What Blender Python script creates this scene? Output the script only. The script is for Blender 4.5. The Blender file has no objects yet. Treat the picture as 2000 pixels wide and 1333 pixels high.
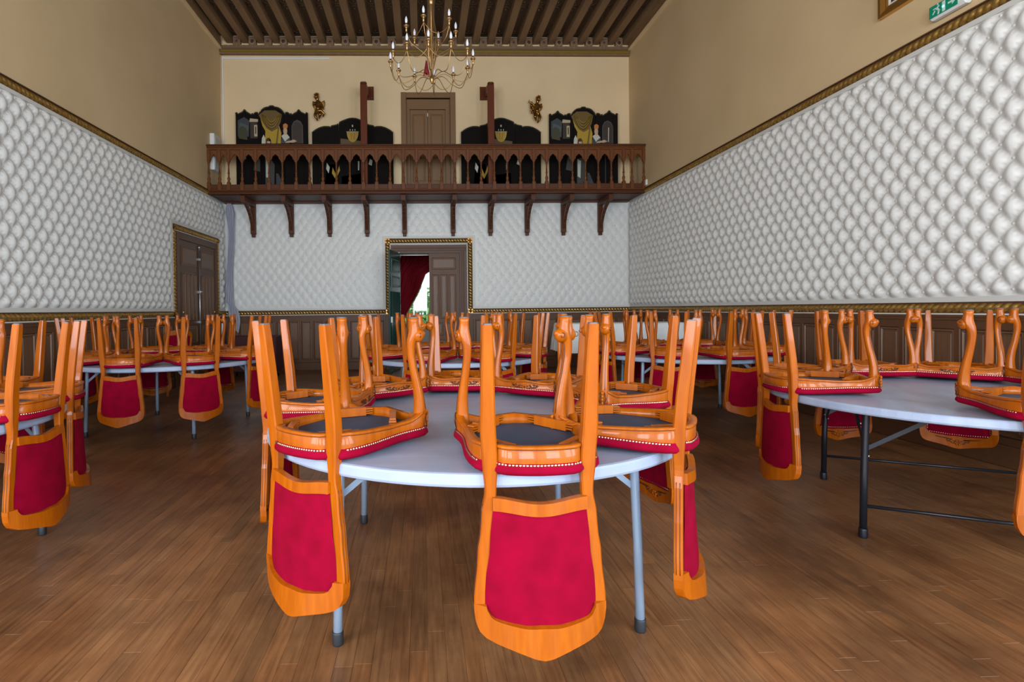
import bpy, math, random
import numpy as np
from mathutils import Vector, Matrix
random.seed(7)
PI = math.pi
R = math.radians
COL = bpy.context.scene.collection
SC = bpy.context.scene

# ---------------------------------------------------------------- camera, world, lights, exposure
cam_d = bpy.data.cameras.new('camera'); cam = bpy.data.objects.new('camera', cam_d); COL.objects.link(cam)
cam_d.sensor_width = 36.0; cam_d.lens = 1060.0/2000*36
cam_d.shift_x = (1000-858.78)/2000; cam_d.shift_y = -(666.5-618.68)/2000
cam_d.clip_start = 0.05; cam_d.clip_end = 200
_yaw, _pit, _rol = -0.0314735, -0.0127078, -0.0107423
_F = Vector((-math.sin(_yaw)*math.cos(_pit), math.cos(_yaw)*math.cos(_pit), math.sin(_pit)))
_Rt = Vector((math.cos(_yaw), math.sin(_yaw), 0)); _U = _Rt.cross(_F)
_R2 = math.cos(_rol)*_Rt + math.sin(_rol)*_U; _U2 = -math.sin(_rol)*_Rt + math.cos(_rol)*_U
M = Matrix((( _R2.x, _U2.x, -_F.x, 0), (_R2.y, _U2.y, -_F.y, 0), (_R2.z, _U2.z, -_F.z, 1.25), (0, 0, 0, 1)))
cam.matrix_world = M
SC.camera = cam

W = bpy.data.worlds.new('sky'); SC.world = W; W.use_nodes = True
bg = W.node_tree.nodes['Background']; bg.inputs[0].default_value = (0.86, 0.93, 1.0, 1); bg.inputs[1].default_value = 3.0

def area(name, loc, size, size_y, energy, color, target):
    d = bpy.data.lights.new(name, 'AREA'); d.shape = 'RECTANGLE'; d.size = size; d.size_y = size_y
    d.energy = energy; d.color = color
    o = bpy.data.objects.new(name, d); COL.objects.link(o); o.location = loc
    o.rotation_euler = (Vector(target)-Vector(loc)).to_track_quat('-Z', 'Y').to_euler()
    return o
COOL = (0.73, 0.87, 1.0)
# daylight coming in at the windows behind the camera
for i, x in enumerate((-2.6, 0.15, 2.9)):
    area('window_light', (x, -4.35, 2.4), 1.4, 2.9, 200, COOL, (x, 5, 1.6))
for i, y in enumerate((-2.9, -0.9)):
    area('window_light', (-4.0, y, 2.4), 1.3, 2.9, 150, (0.92, 0.95, 1.0), (5, y+2.5, 1.4))
    area('window_light', (4.3, y, 2.4), 1.3, 2.9, 130, COOL, (-5, y+2.5, 1.4))
SC.view_settings.view_transform = 'Standard'
SC.view_settings.look = 'None'
SC.view_settings.gamma = 1.0
SC.view_settings.use_curve_mapping = False
SC.view_settings.exposure = 0.33

XL, XR, YB, YF, ZC = -4.152, 4.466, 11.538, -4.5, 7.02   # room box

# ---------------------------------------------------------------- materials
def mat(name, col, rough=0.5, metal=0.0, coat=0.0, sheen=0.0, noise=None, spec=0.5, bump=None, emit=None, trans=0.0):
    m = bpy.data.materials.new(name); m.use_nodes = True
    nt = m.node_tree; b = nt.nodes['Principled BSDF']
    b.inputs['Base Color'].default_value = (*col, 1); b.inputs['Roughness'].default_value = rough
    b.inputs['Metallic'].default_value = metal; b.inputs['Specular IOR Level'].default_value = spec
    if coat: b.inputs['Coat Weight'].default_value = coat; b.inputs['Coat Roughness'].default_value = 0.07
    if sheen:
        b.inputs['Sheen Weight'].default_value = sheen; b.inputs['Sheen Roughness'].default_value = 0.4
        b.inputs['Sheen Tint'].default_value = (1, .35, .45, 1)
    if trans: b.inputs['Transmission Weight'].default_value = trans
    if emit: b.inputs['Emission Color'].default_value = (*emit[0], 1); b.inputs['Emission Strength'].default_value = emit[1]
    if noise or bump:
        tc = nt.nodes.new('ShaderNodeTexCoord'); mp = nt.nodes.new('ShaderNodeMapping')
        nt.links.new(tc.outputs['Object'], mp.inputs[0])
        n = nt.nodes.new('ShaderNodeTexNoise'); nt.links.new(mp.outputs[0], n.inputs[0])
        n.inputs['Detail'].default_value = 5
    if noise:
        scale, stretch, col2, lo, hi = noise
        mp.inputs['Scale'].default_value = stretch; n.inputs['Scale'].default_value = scale
        r = nt.nodes.new('ShaderNodeValToRGB'); r.color_ramp.elements[0].position = lo; r.color_ramp.elements[1].position = hi
        r.color_ramp.elements[0].color = (*col2, 1); r.color_ramp.elements[1].color = (*col, 1)
        nt.links.new(n.outputs[0], r.inputs[0]); nt.links.new(r.outputs[0], b.inputs['Base Color'])
    if bump:
        n2 = nt.nodes.new('ShaderNodeTexNoise'); nt.links.new(tc.outputs['Object'], n2.inputs[0]); n2.inputs['Scale'].default_value = bump[0]
        bp = nt.nodes.new('ShaderNodeBump'); bp.inputs['Strength'].default_value = bump[1]; bp.inputs['Distance'].default_value = 0.01
        nt.links.new(n2.outputs[0], bp.inputs['Height']); nt.links.new(bp.outputs[0], b.inputs['Normal'])
    return m
m_wood = mat('orange_varnished_wood', (0.385, 0.090, 0.000), .42, coat=.28, spec=.2, noise=(5, (9, 9, 1), (0.29, 0.058, 0.000), .3, .7))
m_groove = mat('dark_wood_groove', (0.075, 0.018, 0.006), .4)
m_velvet = mat('red_velvet', (0.235, 0.0, 0.018), .9, spec=.08, noise=(14, (1, 1, 1), (0.175, 0.0, 0.012), .3, .7))
m_velvet_dark = mat('dark_red_velvet', (0.16, 0.002, 0.010), .8)
m_dust = mat('black_dust_cloth', (0.030, 0.042, 0.075), .7, bump=(300, .1))
m_nail = mat('brass_nail', (0.55, 0.42, 0.26), .3, 1)
m_pad = mat('grey_glide', (0.10, 0.10, 0.12), .5)
m_ptop = mat('pale_plastic_table_top', (0.315, 0.37, 0.49), .36, noise=(3, (1, 4, 1), (0.275, 0.325, 0.44), .35, .65), bump=(160, .05))
m_prim = m_ptop
m_steel = mat('grey_blue_steel', (0.30, 0.39, 0.52), .3, .2)
m_steel2 = mat('galvanised_steel', (0.5, 0.52, 0.55), .3, .9)
m_black = mat('black_painted_steel', (0.012, 0.014, 0.02), .3, .2)
m_cap = mat('black_rubber', (0.015, 0.017, 0.022), .5)
m_tuft = mat('white_padded_leather', (0.72, 0.71, 0.68), .42, noise=(30, (1, 1, 1), (0.67, 0.66, 0.63), .3, .7))
m_cream = mat('cream_painted_trim', (0.62, 0.61, 0.57), .5)
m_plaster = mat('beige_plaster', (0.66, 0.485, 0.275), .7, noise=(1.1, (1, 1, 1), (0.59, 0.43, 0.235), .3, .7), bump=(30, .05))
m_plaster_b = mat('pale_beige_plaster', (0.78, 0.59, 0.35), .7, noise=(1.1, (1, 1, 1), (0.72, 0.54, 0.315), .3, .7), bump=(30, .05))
m_wains = mat('brown_oak_wainscot', (0.115, 0.050, 0.022), .42, spec=.25, noise=(7, (6, 6, .7), (0.095, 0.045, 0.024), .3, .7))
m_wains_l = mat('brown_oak_panel', (0.170, 0.084, 0.042), .38, spec=.3, noise=(7, (6, 6, .7), (0.125, 0.064, 0.036), .3, .7))
m_balc = mat('reddish_carved_oak', (0.165, 0.055, 0.015), .45, spec=.25, noise=(8, (4, 4, 1), (0.115, 0.035, 0.009), .3, .7))
m_balc_d = mat('dark_reddish_oak', (0.085, 0.026, 0.009), .45, spec=.25)
m_post = mat('red_brown_post', (0.120, 0.026, 0.007), .45, spec=.25)
m_odoor = mat('warm_brown_door', (0.20, 0.105, 0.040), .5)
m_beam = mat('painted_brown_beam', (0.235, 0.135, 0.060), .6, noise=(3, (3, .5, 3), (0.185, 0.10, 0.045), .3, .7))
m_ceil = mat('dark_painted_ceiling', (0.070, 0.032, 0.013), .6)
m_ceil_l = mat('grey_brown_fillet', (0.19, 0.12, 0.075), .6)
m_olive = mat('olive_gold_paint', (0.21, 0.135, 0.012), .5)
m_gold = mat('aged_gilt_rope', (0.60, 0.37, 0.10), .34, .75, noise=(25, (1, 1, 1), (0.36, 0.20, 0.05), .35, .65))
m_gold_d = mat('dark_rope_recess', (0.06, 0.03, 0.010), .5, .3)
m_gilt = mat('bright_gilt', (0.62, 0.36, 0.09), .25, .9)
m_bronze = mat('dark_gilt_bronze', (0.30, 0.15, 0.035), .25, .9)
m_brass = mat('antique_brass', (0.46, 0.28, 0.12), .38, .85)
m_bulb = mat('frosted_bulb_glass', (0.80, 0.82, 0.90), .15, spec=.8)
m_red = mat('crimson_fabric', (0.46, 0.004, 0.022), .8, noise=(9, (8, 8, .4), (0.34, 0.003, 0.016), .3, .7))
m_green = mat('dark_green_paint', (0.022, 0.062, 0.050), .22)
m_white = mat('white_plastic', (0.75, 0.75, 0.73), .4)
m_cloth = mat('white_cotton_cloth', (0.78, 0.80, 0.80), .8)
m_grey = mat('grey_cloth', (0.36, 0.36, 0.42), .8, noise=(6, (6, 6, 1), (0.27, 0.27, 0.33), .3, .7))
m_burg = mat('burgundy_cloth', (0.055, 0.010, 0.014), .8)
m_pblack = mat('painted_black_panel', (0.008, 0.006, 0.005), .8, spec=.12)
m_pedge = mat('painted_black_moulding', (0.050, 0.040, 0.022), .6, spec=.2)
m_exit_g = mat('exit_green', (0.0, 0.16, 0.085), .4, emit=((0.0, 0.30, 0.16), .15))
m_exit_w = mat('exit_pale', (0.45, 0.55, 0.52), .4, emit=((.5, .6, .58), .12))
m_led = mat('exit_light', (0.1, 1, .8), .4, emit=((0.1, 1.0, 0.75), 6))
m_leaf = mat('bright_leaf', (0.16, 0.34, 0.09), .6, noise=(4, (1, 1, 1), (0.06, 0.17, 0.035), .35, .65))
m_glass = mat('window_glass', (0.95, 0.98, 1.0), .02, trans=1.0)
m_lawn = mat('lawn', (0.12, 0.22, 0.06), .9)
def flat(name, c): return mat(name, c, .55)
m_pt = {k: flat('paint_'+k, c) for k, c in dict(mustard=(.40, .25, .012), ochre=(.13, .075, .012), ochre_dark=(.09, .052, .012), sky=(.06, .085, .09), stone=(.45, .36, .22), brown=(.035, .02, .012),
     skin=(.50, .33, .20), linen=(.50, .50, .42), orange=(.50, .17, .03), slate=(.035, .042, .05), foliage=(.04, .04, .015), grey=(.045, .042, .038)).items()}
# floor boards: one material, each board tinted by its own colour attribute
def floor_material():
    m = bpy.data.materials.new('worn_oak_boards'); m.use_nodes = True; nt = m.node_tree; b = nt.nodes['Principled BSDF']
    at = nt.nodes.new('ShaderNodeAttribute'); at.attribute_name = 'tint'
    g = nt.nodes.new('ShaderNodeNewGeometry')
    mp = nt.nodes.new('ShaderNodeMapping'); mp.inputs['Scale'].default_value = (26, 1.6, 1); nt.links.new(g.outputs['Position'], mp.inputs[0])
    n = nt.nodes.new('ShaderNodeTexNoise'); n.inputs['Scale'].default_value = 2.5; n.inputs['Detail'].default_value = 6; nt.links.new(mp.outputs[0], n.inputs[0])
    r = nt.nodes.new('ShaderNodeValToRGB'); nt.links.new(n.outputs[0], r.inputs[0])
    r.color_ramp.elements[0].position = .3; r.color_ramp.elements[0].color = (0.150, 0.062, 0.022, 1)
    r.color_ramp.elements[1].position = .72; r.color_ramp.elements[1].color = (0.265, 0.122, 0.048, 1)
    n2 = nt.nodes.new('ShaderNodeTexNoise'); n2.inputs['Scale'].default_value = 1.3; n2.inputs['Detail'].default_value = 8; n2.inputs['Roughness'].default_value = .65
    nt.links.new(g.outputs['Position'], n2.inputs[0])
    r2 = nt.nodes.new('ShaderNodeValToRGB'); nt.links.new(n2.outputs[0], r2.inputs[0])
    r2.color_ramp.elements[0].position = .36; r2.color_ramp.elements[0].color = (.52, .46, .42, 1)
    r2.color_ramp.elements[1].position = .60; r2.color_ramp.elements[1].color = (1.08, 1.04, 1, 1)
    mx = nt.nodes.new('ShaderNodeMix'); mx.data_type = 'RGBA'; mx.blend_type = 'MULTIPLY'; mx.inputs[0].default_value = 1
    nt.links.new(r.outputs[0], mx.inputs[6]); nt.links.new(r2.outputs[0], mx.inputs[7])
    mx2 = nt.nodes.new('ShaderNodeMix'); mx2.data_type = 'RGBA'; mx2.blend_type = 'MULTIPLY'; mx2.inputs[0].default_value = 1
    nt.links.new(mx.outputs[2], mx2.inputs[6]); nt.links.new(at.outputs['Color'], mx2.inputs[7])
    nt.links.new(mx2.outputs[2], b.inputs['Base Color'])
    rr = nt.nodes.new('ShaderNodeMapRange'); rr.inputs[3].default_value = .48; rr.inputs[4].default_value = .30
    nt.links.new(n2.outputs[0], rr.inputs[0]); nt.links.new(rr.outputs[0], b.inputs['Roughness'])
    bp = nt.nodes.new('ShaderNodeBump'); bp.inputs['Strength'].default_value = .12; bp.inputs['Distance'].default_value = .004
    nt.links.new(n.outputs[0], bp.inputs['Height']); nt.links.new(bp.outputs[0], b.inputs['Normal'])
    return m
m_floor = floor_material()

# ---------------------------------------------------------------- mesh helpers
class MB:
    def __init__(s): s.v = []; s.f = []; s.m = []; s.s = []; s.mats = []
    def mi(s, m):
        if m not in s.mats: s.mats.append(m)
        return s.mats.index(m)
    def add(s, V, F, m, smooth=False):
        o = len(s.v); s.v.extend([tuple(p) for p in V]); k = s.mi(m)
        for f in F: s.f.append(tuple(o+i for i in f)); s.m.append(k); s.s.append(smooth)
    def box(s, x0, x1, y0, y1, z0, z1, m, ch=0.0):
        if ch <= 0:
            V = [(x, y, z) for z in (z0, z1) for y in (y0, y1) for x in (x0, x1)]
            s.add(V, [(0, 2, 3, 1), (4, 5, 7, 6), (0, 1, 5, 4), (2, 6, 7, 3), (0, 4, 6, 2), (1, 3, 7, 5)], m); return
        c = min(ch, (x1-x0)/2.01, (y1-y0)/2.01, (z1-z0)/2.01)
        bm = []
        for z, i in ((z0, c), (z0+c, 0), (z1-c, 0), (z1, c)):
            xa, xb, ya, yb = x0+i, x1-i, y0+i, y1-i
            bm.append([(xa+c-i, ya, z), (xb-c+i, ya, z), (xb, ya+c-i, z), (xb, yb-c+i, z), (xb-c+i, yb, z), (xa+c-i, yb, z), (xa, yb-c+i, z), (xa, ya+c-i, z)])
        s.loft(bm, m, caps=True)
    def loft(s, rings, m, caps=True, smooth=False, closed=True):
        n = len(rings[0]); V = [p for r in rings for p in r]; F = []
        for i in range(len(rings)-1):
            for j in range(n if closed else n-1):
                a = i*n+j; b = i*n+(j+1) % n
                F.append((a, b, b+n, a+n))
        s.add(V, F, m, smooth)
        if caps and closed:
            o = len(s.v)-len(V); k = s.mi(m)
            s.f.append(tuple(o+j for j in reversed(range(n)))); s.m.append(k); s.s.append(False)
            s.f.append(tuple(o+(len(rings)-1)*n+j for j in range(n))); s.m.append(k); s.s.append(False)
    def tube(s, P, rad, m, n=8, caps=True, smooth=True):
        P = [Vector(p) for p in P]
        if not hasattr(rad, '__len__'): rad = [rad]*len(P)
        t0 = (P[1]-P[0]).normalized(); up = Vector((0, 0, 1)) if abs(t0.z) < .9 else Vector((1, 0, 0))
        u = t0.cross(up).normalized(); rings = []
        for i, p in enumerate(P):
            t = (P[min(i+1, len(P)-1)]-P[max(i-1, 0)]).normalized()
            u = (u-t*u.dot(t)).normalized(); w = t.cross(u)
            rings.append([p+rad[i]*(math.cos(2*PI*k/n)*u+math.sin(2*PI*k/n)*w) for k in range(n)])
        s.loft(rings, m, caps, smooth)
    def lathe(s, prof, m, c=(0, 0, 0), n=16, smooth=True, ax=None):
        rings = []
        for r, z in prof:
            ring = [Vector((r*math.cos(2*PI*k/n), r*math.sin(2*PI*k/n), z)) for k in range(n)]
            if ax: ring = [ax @ p for p in ring]
            rings.append([p+Vector(c) for p in ring])
        s.loft(rings, m, True, smooth)
    def ell(s, c, r, m, n=8, k=6, rot=None):
        rings = []
        for i in range(k+1):
            a = -PI/2+PI*(i+.001)/(k+.002) if 0 < i < k else (-PI/2+.15 if i == 0 else PI/2-.15)
            ring = [Vector((r[0]*math.cos(a)*math.cos(2*PI*j/n), r[1]*math.cos(a)*math.sin(2*PI*j/n), r[2]*math.sin(a))) for j in range(n)]
            if rot: ring = [rot @ p for p in ring]
            rings.append([p+Vector(c) for p in ring])
        s.loft(rings, m, True, True)
    def prism(s, poly, d0, d1, m, plane='xz'):
        """polygon given in a plane, extruded between d0 and d1 along the remaining axis"""
        def P(a, b, d): return (a, d, b) if plane == 'xz' else ((d, a, b) if plane == 'yz' else (a, b, d))
        n = len(poly); V = [P(a, b, d0) for a, b in poly]+[P(a, b, d1) for a, b in poly]
        F = [(j, (j+1) % n, n+(j+1) % n, n+j) for j in range(n)]+[tuple(reversed(range(n))), tuple(range(n, 2*n))]
        s.add(V, F, m)
    def xform(s, fn): s.v = [tuple(fn(Vector(p))) for p in s.v]; return s
    def mesh(s, name):
        me = bpy.data.meshes.new(name); me.from_pydata(s.v, [], s.f)
        for m in s.mats: me.materials.append(m)
        me.polygons.foreach_set('material_index', s.m); me.polygons.foreach_set('use_smooth', s.s)
        me.update(); return me
    def build(s, name, parent=None, loc=None):
        o = bpy.data.objects.new(name, s.mesh(name)); COL.objects.link(o); o.parent = parent
        if loc: o.location = loc
        return o
def empty(name, loc=(0, 0, 0), rz=0, parent=None):
    o = bpy.data.objects.new(name, None); COL.objects.link(o); o.location = loc; o.rotation_euler = (0, 0, rz); o.parent = parent
    o.empty_display_size = .1; return o
def tag(o, label=None, cat=None, group=None, kind=None):
    if label: o['label'] = label
    if cat: o['category'] = cat
    if group: o['group'] = group
    if kind: o['kind'] = kind
    return o
def struct(o): o['kind'] = 'structure'; return o
def copy_tree(o, parent=None):
    c = o.copy(); COL.objects.link(c); c.parent = parent
    for ch in o.children: copy_tree(ch, c)
    return c
def smooth_path(P, k=6):
    """Catmull-Rom through points"""
    P = [Vector(p) for p in P]; out = []
    for i in range(len(P)-1):
        a, b, c, d = P[max(i-1, 0)], P[i], P[i+1], P[min(i+2, len(P)-1)]
        for j in range(k):
            t = j/k
            out.append(.5*((2*b)+(c-a)*t+(2*a-5*b+4*c-d)*t*t+(3*b-a-3*c+d)*t**3))
    out.append(P[-1]); return out
def interp(x, xs, ys): return float(np.interp(x, xs, ys))

# ---------------------------------------------------------------- floor
floor = MB(); floor.box(XL-.1, XR+.1, YF-.1, YB+.1, -.15, -.022, m_floor); floor = struct(floor.build('floor'))
BW = .066
def board_mesh(mb, x0, x1, y0, y1, tint, tints):
    g = .0003; c = .0007
    V = [(x0+g, y0+g, -.022), (x1-g, y0+g, -.022), (x1-g, y1-g, -.022), (x0+g, y1-g, -.022),
         (x0+g, y0+g, -c), (x1-g, y0+g, -c), (x1-g, y1-g, -c), (x0+g, y1-g, -c),
         (x0+g+c, y0+g+c, 0), (x1-g-c, y0+g+c, 0), (x1-g-c, y1-g-c, 0), (x0+g+c, y1-g-c, 0)]
    F = [(0, 1, 5, 4), (1, 2, 6, 5), (2, 3, 7, 6), (3, 0, 4, 7), (4, 5, 9, 8), (5, 6, 10, 9), (6, 7, 11, 10), (7, 4, 8, 11), (8, 9, 10, 11)]
    mb.add(V, F, m_floor); tints.extend([tint]*len(F))
def set_tint(me, tints):
    at = me.color_attributes.new('tint', 'FLOAT_COLOR', 'CORNER')
    arr = []
    for p, t in zip(me.polygons, tints): arr.extend([t[0], t[1], t[2], 1]*p.loop_total)
    at.data.foreach_set('color', arr)
boards = []
x = XL
while x < XR:
    x1 = min(x+BW, XR); y = YF-random.random()
    while y < YB:
        y1 = y+random.uniform(.5, 1.5)
        k = random.choice([.84, .9, .95, 1, 1, 1.03, 1.07, 1.14]); w = random.uniform(-.05, .05)
        boards.append((x, x1, max(y, YF), min(y1, YB), (k*(1+w), k, k*(1-w)))); y = y1
    x = x1
def vis(b):
    cx, cy = (b[0]+b[1])/2, min(max((b[2]+b[3])/2, 1.9), 99)
    if b[3] < 1.85: return 99
    px = 822+cx/cy*1060
    return (b[2]+b[3])/2 if -80 < px < 2080 else 50+cy
boards.sort(key=vis)
for b in boards[:300]:
    q = MB(); t = []; cx, cy = (b[0]+b[1])/2, (b[2]+b[3])/2
    board_mesh(q, b[0]-cx, b[1]-cx, b[2]-cy, b[3]-cy, b[4], t)
    o = q.build('floor_board', floor, (cx, cy, 0)); set_tint(o.data, t)
q = MB(); t = []
for b in boards[300:]: board_mesh(q, *b, t)
o = q.build('floor_boards', floor); set_tint(o.data, t); o['kind'] = 'stuff'

# ---------------------------------------------------------------- room shell
T = .3
# door opening in the back wall, upper door opening
DX0, DX1, DZ = -.67, .96, 2.63
UX0, UX1, UZ0, UZ1 = -.30, .632, 3.66, 5.726
w = MB()
ZM = 3.55
w.box(XL-T, DX0, YB, YB+T, 0, ZM, m_cream); w.box(DX1, XR+T, YB, YB+T, 0, ZM, m_cream); w.box(DX0, DX1, YB, YB+T, DZ, ZM, m_cream)
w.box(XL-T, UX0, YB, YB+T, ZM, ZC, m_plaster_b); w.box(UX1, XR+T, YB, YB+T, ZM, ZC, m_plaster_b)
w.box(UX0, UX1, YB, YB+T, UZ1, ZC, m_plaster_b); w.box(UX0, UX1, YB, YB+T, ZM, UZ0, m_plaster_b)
wall_back = struct(w.build('wall_back'))
def side_wall(name, xa, xb, wins):
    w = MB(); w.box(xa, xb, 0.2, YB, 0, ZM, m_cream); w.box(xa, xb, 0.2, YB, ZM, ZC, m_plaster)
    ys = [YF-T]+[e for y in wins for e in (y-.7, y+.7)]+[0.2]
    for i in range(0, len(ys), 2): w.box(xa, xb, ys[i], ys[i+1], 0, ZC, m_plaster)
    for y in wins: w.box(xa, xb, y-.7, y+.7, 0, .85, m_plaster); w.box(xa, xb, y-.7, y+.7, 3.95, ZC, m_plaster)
    return struct(w.build(name))
wall_left = side_wall('wall_left', XL-T, XL, (-2.9, -.9))
wall_right = side_wall('wall_right', XR, XR+T, (-2.9, -.9))
w = MB(); xs = (-2.6, .15, 2.9); e = [XL]+[k for x in xs for k in (x-.75, x+.75)]+[XR]
for i in range(0, len(e), 2): w.box(e[i], e[i+1], YF-T, YF, 0, ZC, m_plaster)
for x in xs: w.box(x-.75, x+.75, YF-T, YF, 0, .85, m_plaster); w.box(x-.75, x+.75, YF-T, YF, 3.95, ZC, m_plaster)
struct(w.build('wall_front'))
def window(n, cx, cy, ax):
    w = MB(); hw = .7
    def B(u0, u1, z0, z1, t=.03):
        if ax == 'x': w.box(cx+u0, cx+u1, cy-t, cy+t, z0, z1, m_white)
        else: w.box(cx-t, cx+t, cy+u0, cy+u1, z0, z1, m_white)
    B(-hw, -hw+.08, .85, 3.95); B(hw-.08, hw, .85, 3.95); B(-.05, .05, .85, 3.95)
    for z in (.85, 1.85, 2.85, 3.87): B(-hw, hw, z, z+.06)
    o = struct(w.build('window_%d' % n))
for i, x in enumerate(xs): window(i+1, x, YF-.15, 'x')
for i, y in enumerate((-2.9, -.9)): window(4+i, XL-.15, y, 'y'); window(6+i, XR+.15, y, 'y')

# ceiling with beams, corbel squares and painted fields
w = MB(); w.box(XL-T, XR+T, YF-T, YB+T, ZC, ZC+.2, m_ceil); ceiling = struct(w.build('ceiling'))
P = .3205; ib = 0; bx = []
xk = -3.949
while xk-P > XL+.05: xk -= P
while xk < XR-.05: bx.append(xk); xk += P
proto = MB()
BZ = 6.862
proto.loft([[(-.068, y, ZC), (-.068, y, BZ+.018), (-.055, y, BZ), (.055, y, BZ), (.068, y, BZ+.018), (.068, y, ZC)] for y in (YF, YB-.0)], m_beam)
for sx in (-1, 1): proto.box(sx*.062-.006, sx*.062+.006, YF, YB, BZ+.0, BZ+.016, m_ceil_l)
bme = proto.mesh('ceiling_beam')
for xk in bx:
    o = bpy.data.objects.new('ceiling_beam', bme); COL.objects.link(o); o.parent = ceiling; o.location = (xk, 0, 0)
pr = MB()   # painted field between two beams: fillet lines, lens crossings and gilt drops
hw = .078
ymods = [YB-.12-1.07*k for k in range(15)]
for a, b in zip(ymods[:-1], ymods[1:]):
    for sx in (-1, 1): pr.box(sx*hw-.004, sx*hw+.004, b+.10, a-.10, ZC-.006, ZC, m_ceil_l)
    for yy, sg in ((a-.10, 1), (b+.10, -1)):
        pts = [(-hw, yy), (-hw*.6, yy+sg*.05), (0, yy+sg*.072), (hw*.6, yy+sg*.05), (hw, yy)]
        for (xa, ya), (xb, yb) in zip(pts[:-1], pts[1:]): pr.tube([(xa, ya, ZC-.003), (xb, yb, ZC-.003)], .005, m_ceil_l, 4)
        pr.ell((0, yy-sg*.03, ZC-.006), (.012, .022, .012), m_gilt, 6, 4)
pme = pr.mesh('painted_ornament')
for i in range(len(bx)-1):
    o = bpy.data.objects.new('painted_ornament', pme); COL.objects.link(o); o.parent = ceiling; o.location = ((bx[i]+bx[i+1])/2, 0, 0)
m_ceil_p = flat('paint_ivory_line', (.33, .25, .17)); m_ceil_q = flat('paint_pink_petal', (.22, .11, .075))
m_ceil_r = flat('paint_plum', (.055, .018, .018))
def corbel(kind):
    c = MB(); c.box(-.075, .075, -.10, 0, -.088, .088, m_beam, .004)
    c.box(-.08, .08, -.11, 0, .078, .092, m_ceil_l)
    for k in range(11):
        for sx in (-1, 1): c.ell((sx*.066, -.103, -.075+.015*k), (.005, .005, .005), m_ceil_p, 5, 3)
        c.ell((-.066+.0132*k, -.103, .069), (.005, .005, .005), m_ceil_p, 5, 3)
    if kind:
        c.tube([(.045*math.cos(a), -.104, -.005+.05*math.sin(a)) for a in np.linspace(PI*.95, PI*2.05, 12)], [.004+.006*math.sin(t) for t in np.linspace(0, PI, 12)], m_ceil_p, 6)
        c.ell((0, -.102, 0), (.034, .006, .038), m_ceil_r, 10, 5)
    else:
        for k in range(6):
            a = k*PI/3+.5; c.ell((.034*math.cos(a), -.104, .034*math.sin(a)), (.017, .006, .017), m_ceil_q, 8, 4)
        c.ell((0, -.104, 0), (.02, .008, .02), m_ceil_r, 8, 4)
    c.box(-.003, .003, -.102, -.098, -.13, -.05, m_ceil_p)
    return c.mesh('corbel_square')
cm = [corbel(0), corbel(1)]
for i in range(len(bx)-1):
    o = bpy.data.objects.new('corbel_square', cm[i % 2]); COL.objects.link(o); o.parent = ceiling; o.location = ((bx[i]+bx[i+1])/2, YB, 6.862)
w = MB()
w.box(XL, XR, YB-.09, YB, 6.715, 6.79, m_beam); w.box(XL, XR, YB-.105, YB, 6.728, 6.738, m_ceil_l); w.box(XL, XR, YB-.10, YB, 6.708, 6.718, m_ceil_l)
w.prism([(YB, 6.705), (YB-.09, 6.705), (YB-.10, 6.69), (YB-.10, 6.66), (YB-.09, 6.648), (YB, 6.648)], XL+.03, XR-.03, m_olive, 'yz')
w.box(XL, XR, YB-.075, YB, 6.61, 6.65, m_beam)
for k in range(70):
    xx = XL+.05+k*.1225; w.box(xx, xx+.05, YB-.094, YB-.088, 6.782, 6.790, m_pt['stone'])
struct(w.build('trim_1'))     # painted cornice of the back wall
for n, (x0, x1) in enumerate(((XL, XL+.05), (XR-.05, XR))):
    w = MB(); w.box(x0, x1, YF, YB-.1, 6.74, BZ+.02, m_beam); w.box(x0-.0, x1+.0, YF, YB-.1, 6.70, 6.74, m_plaster_b); struct(w.build('trim_%d' % (2+n)))

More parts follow.
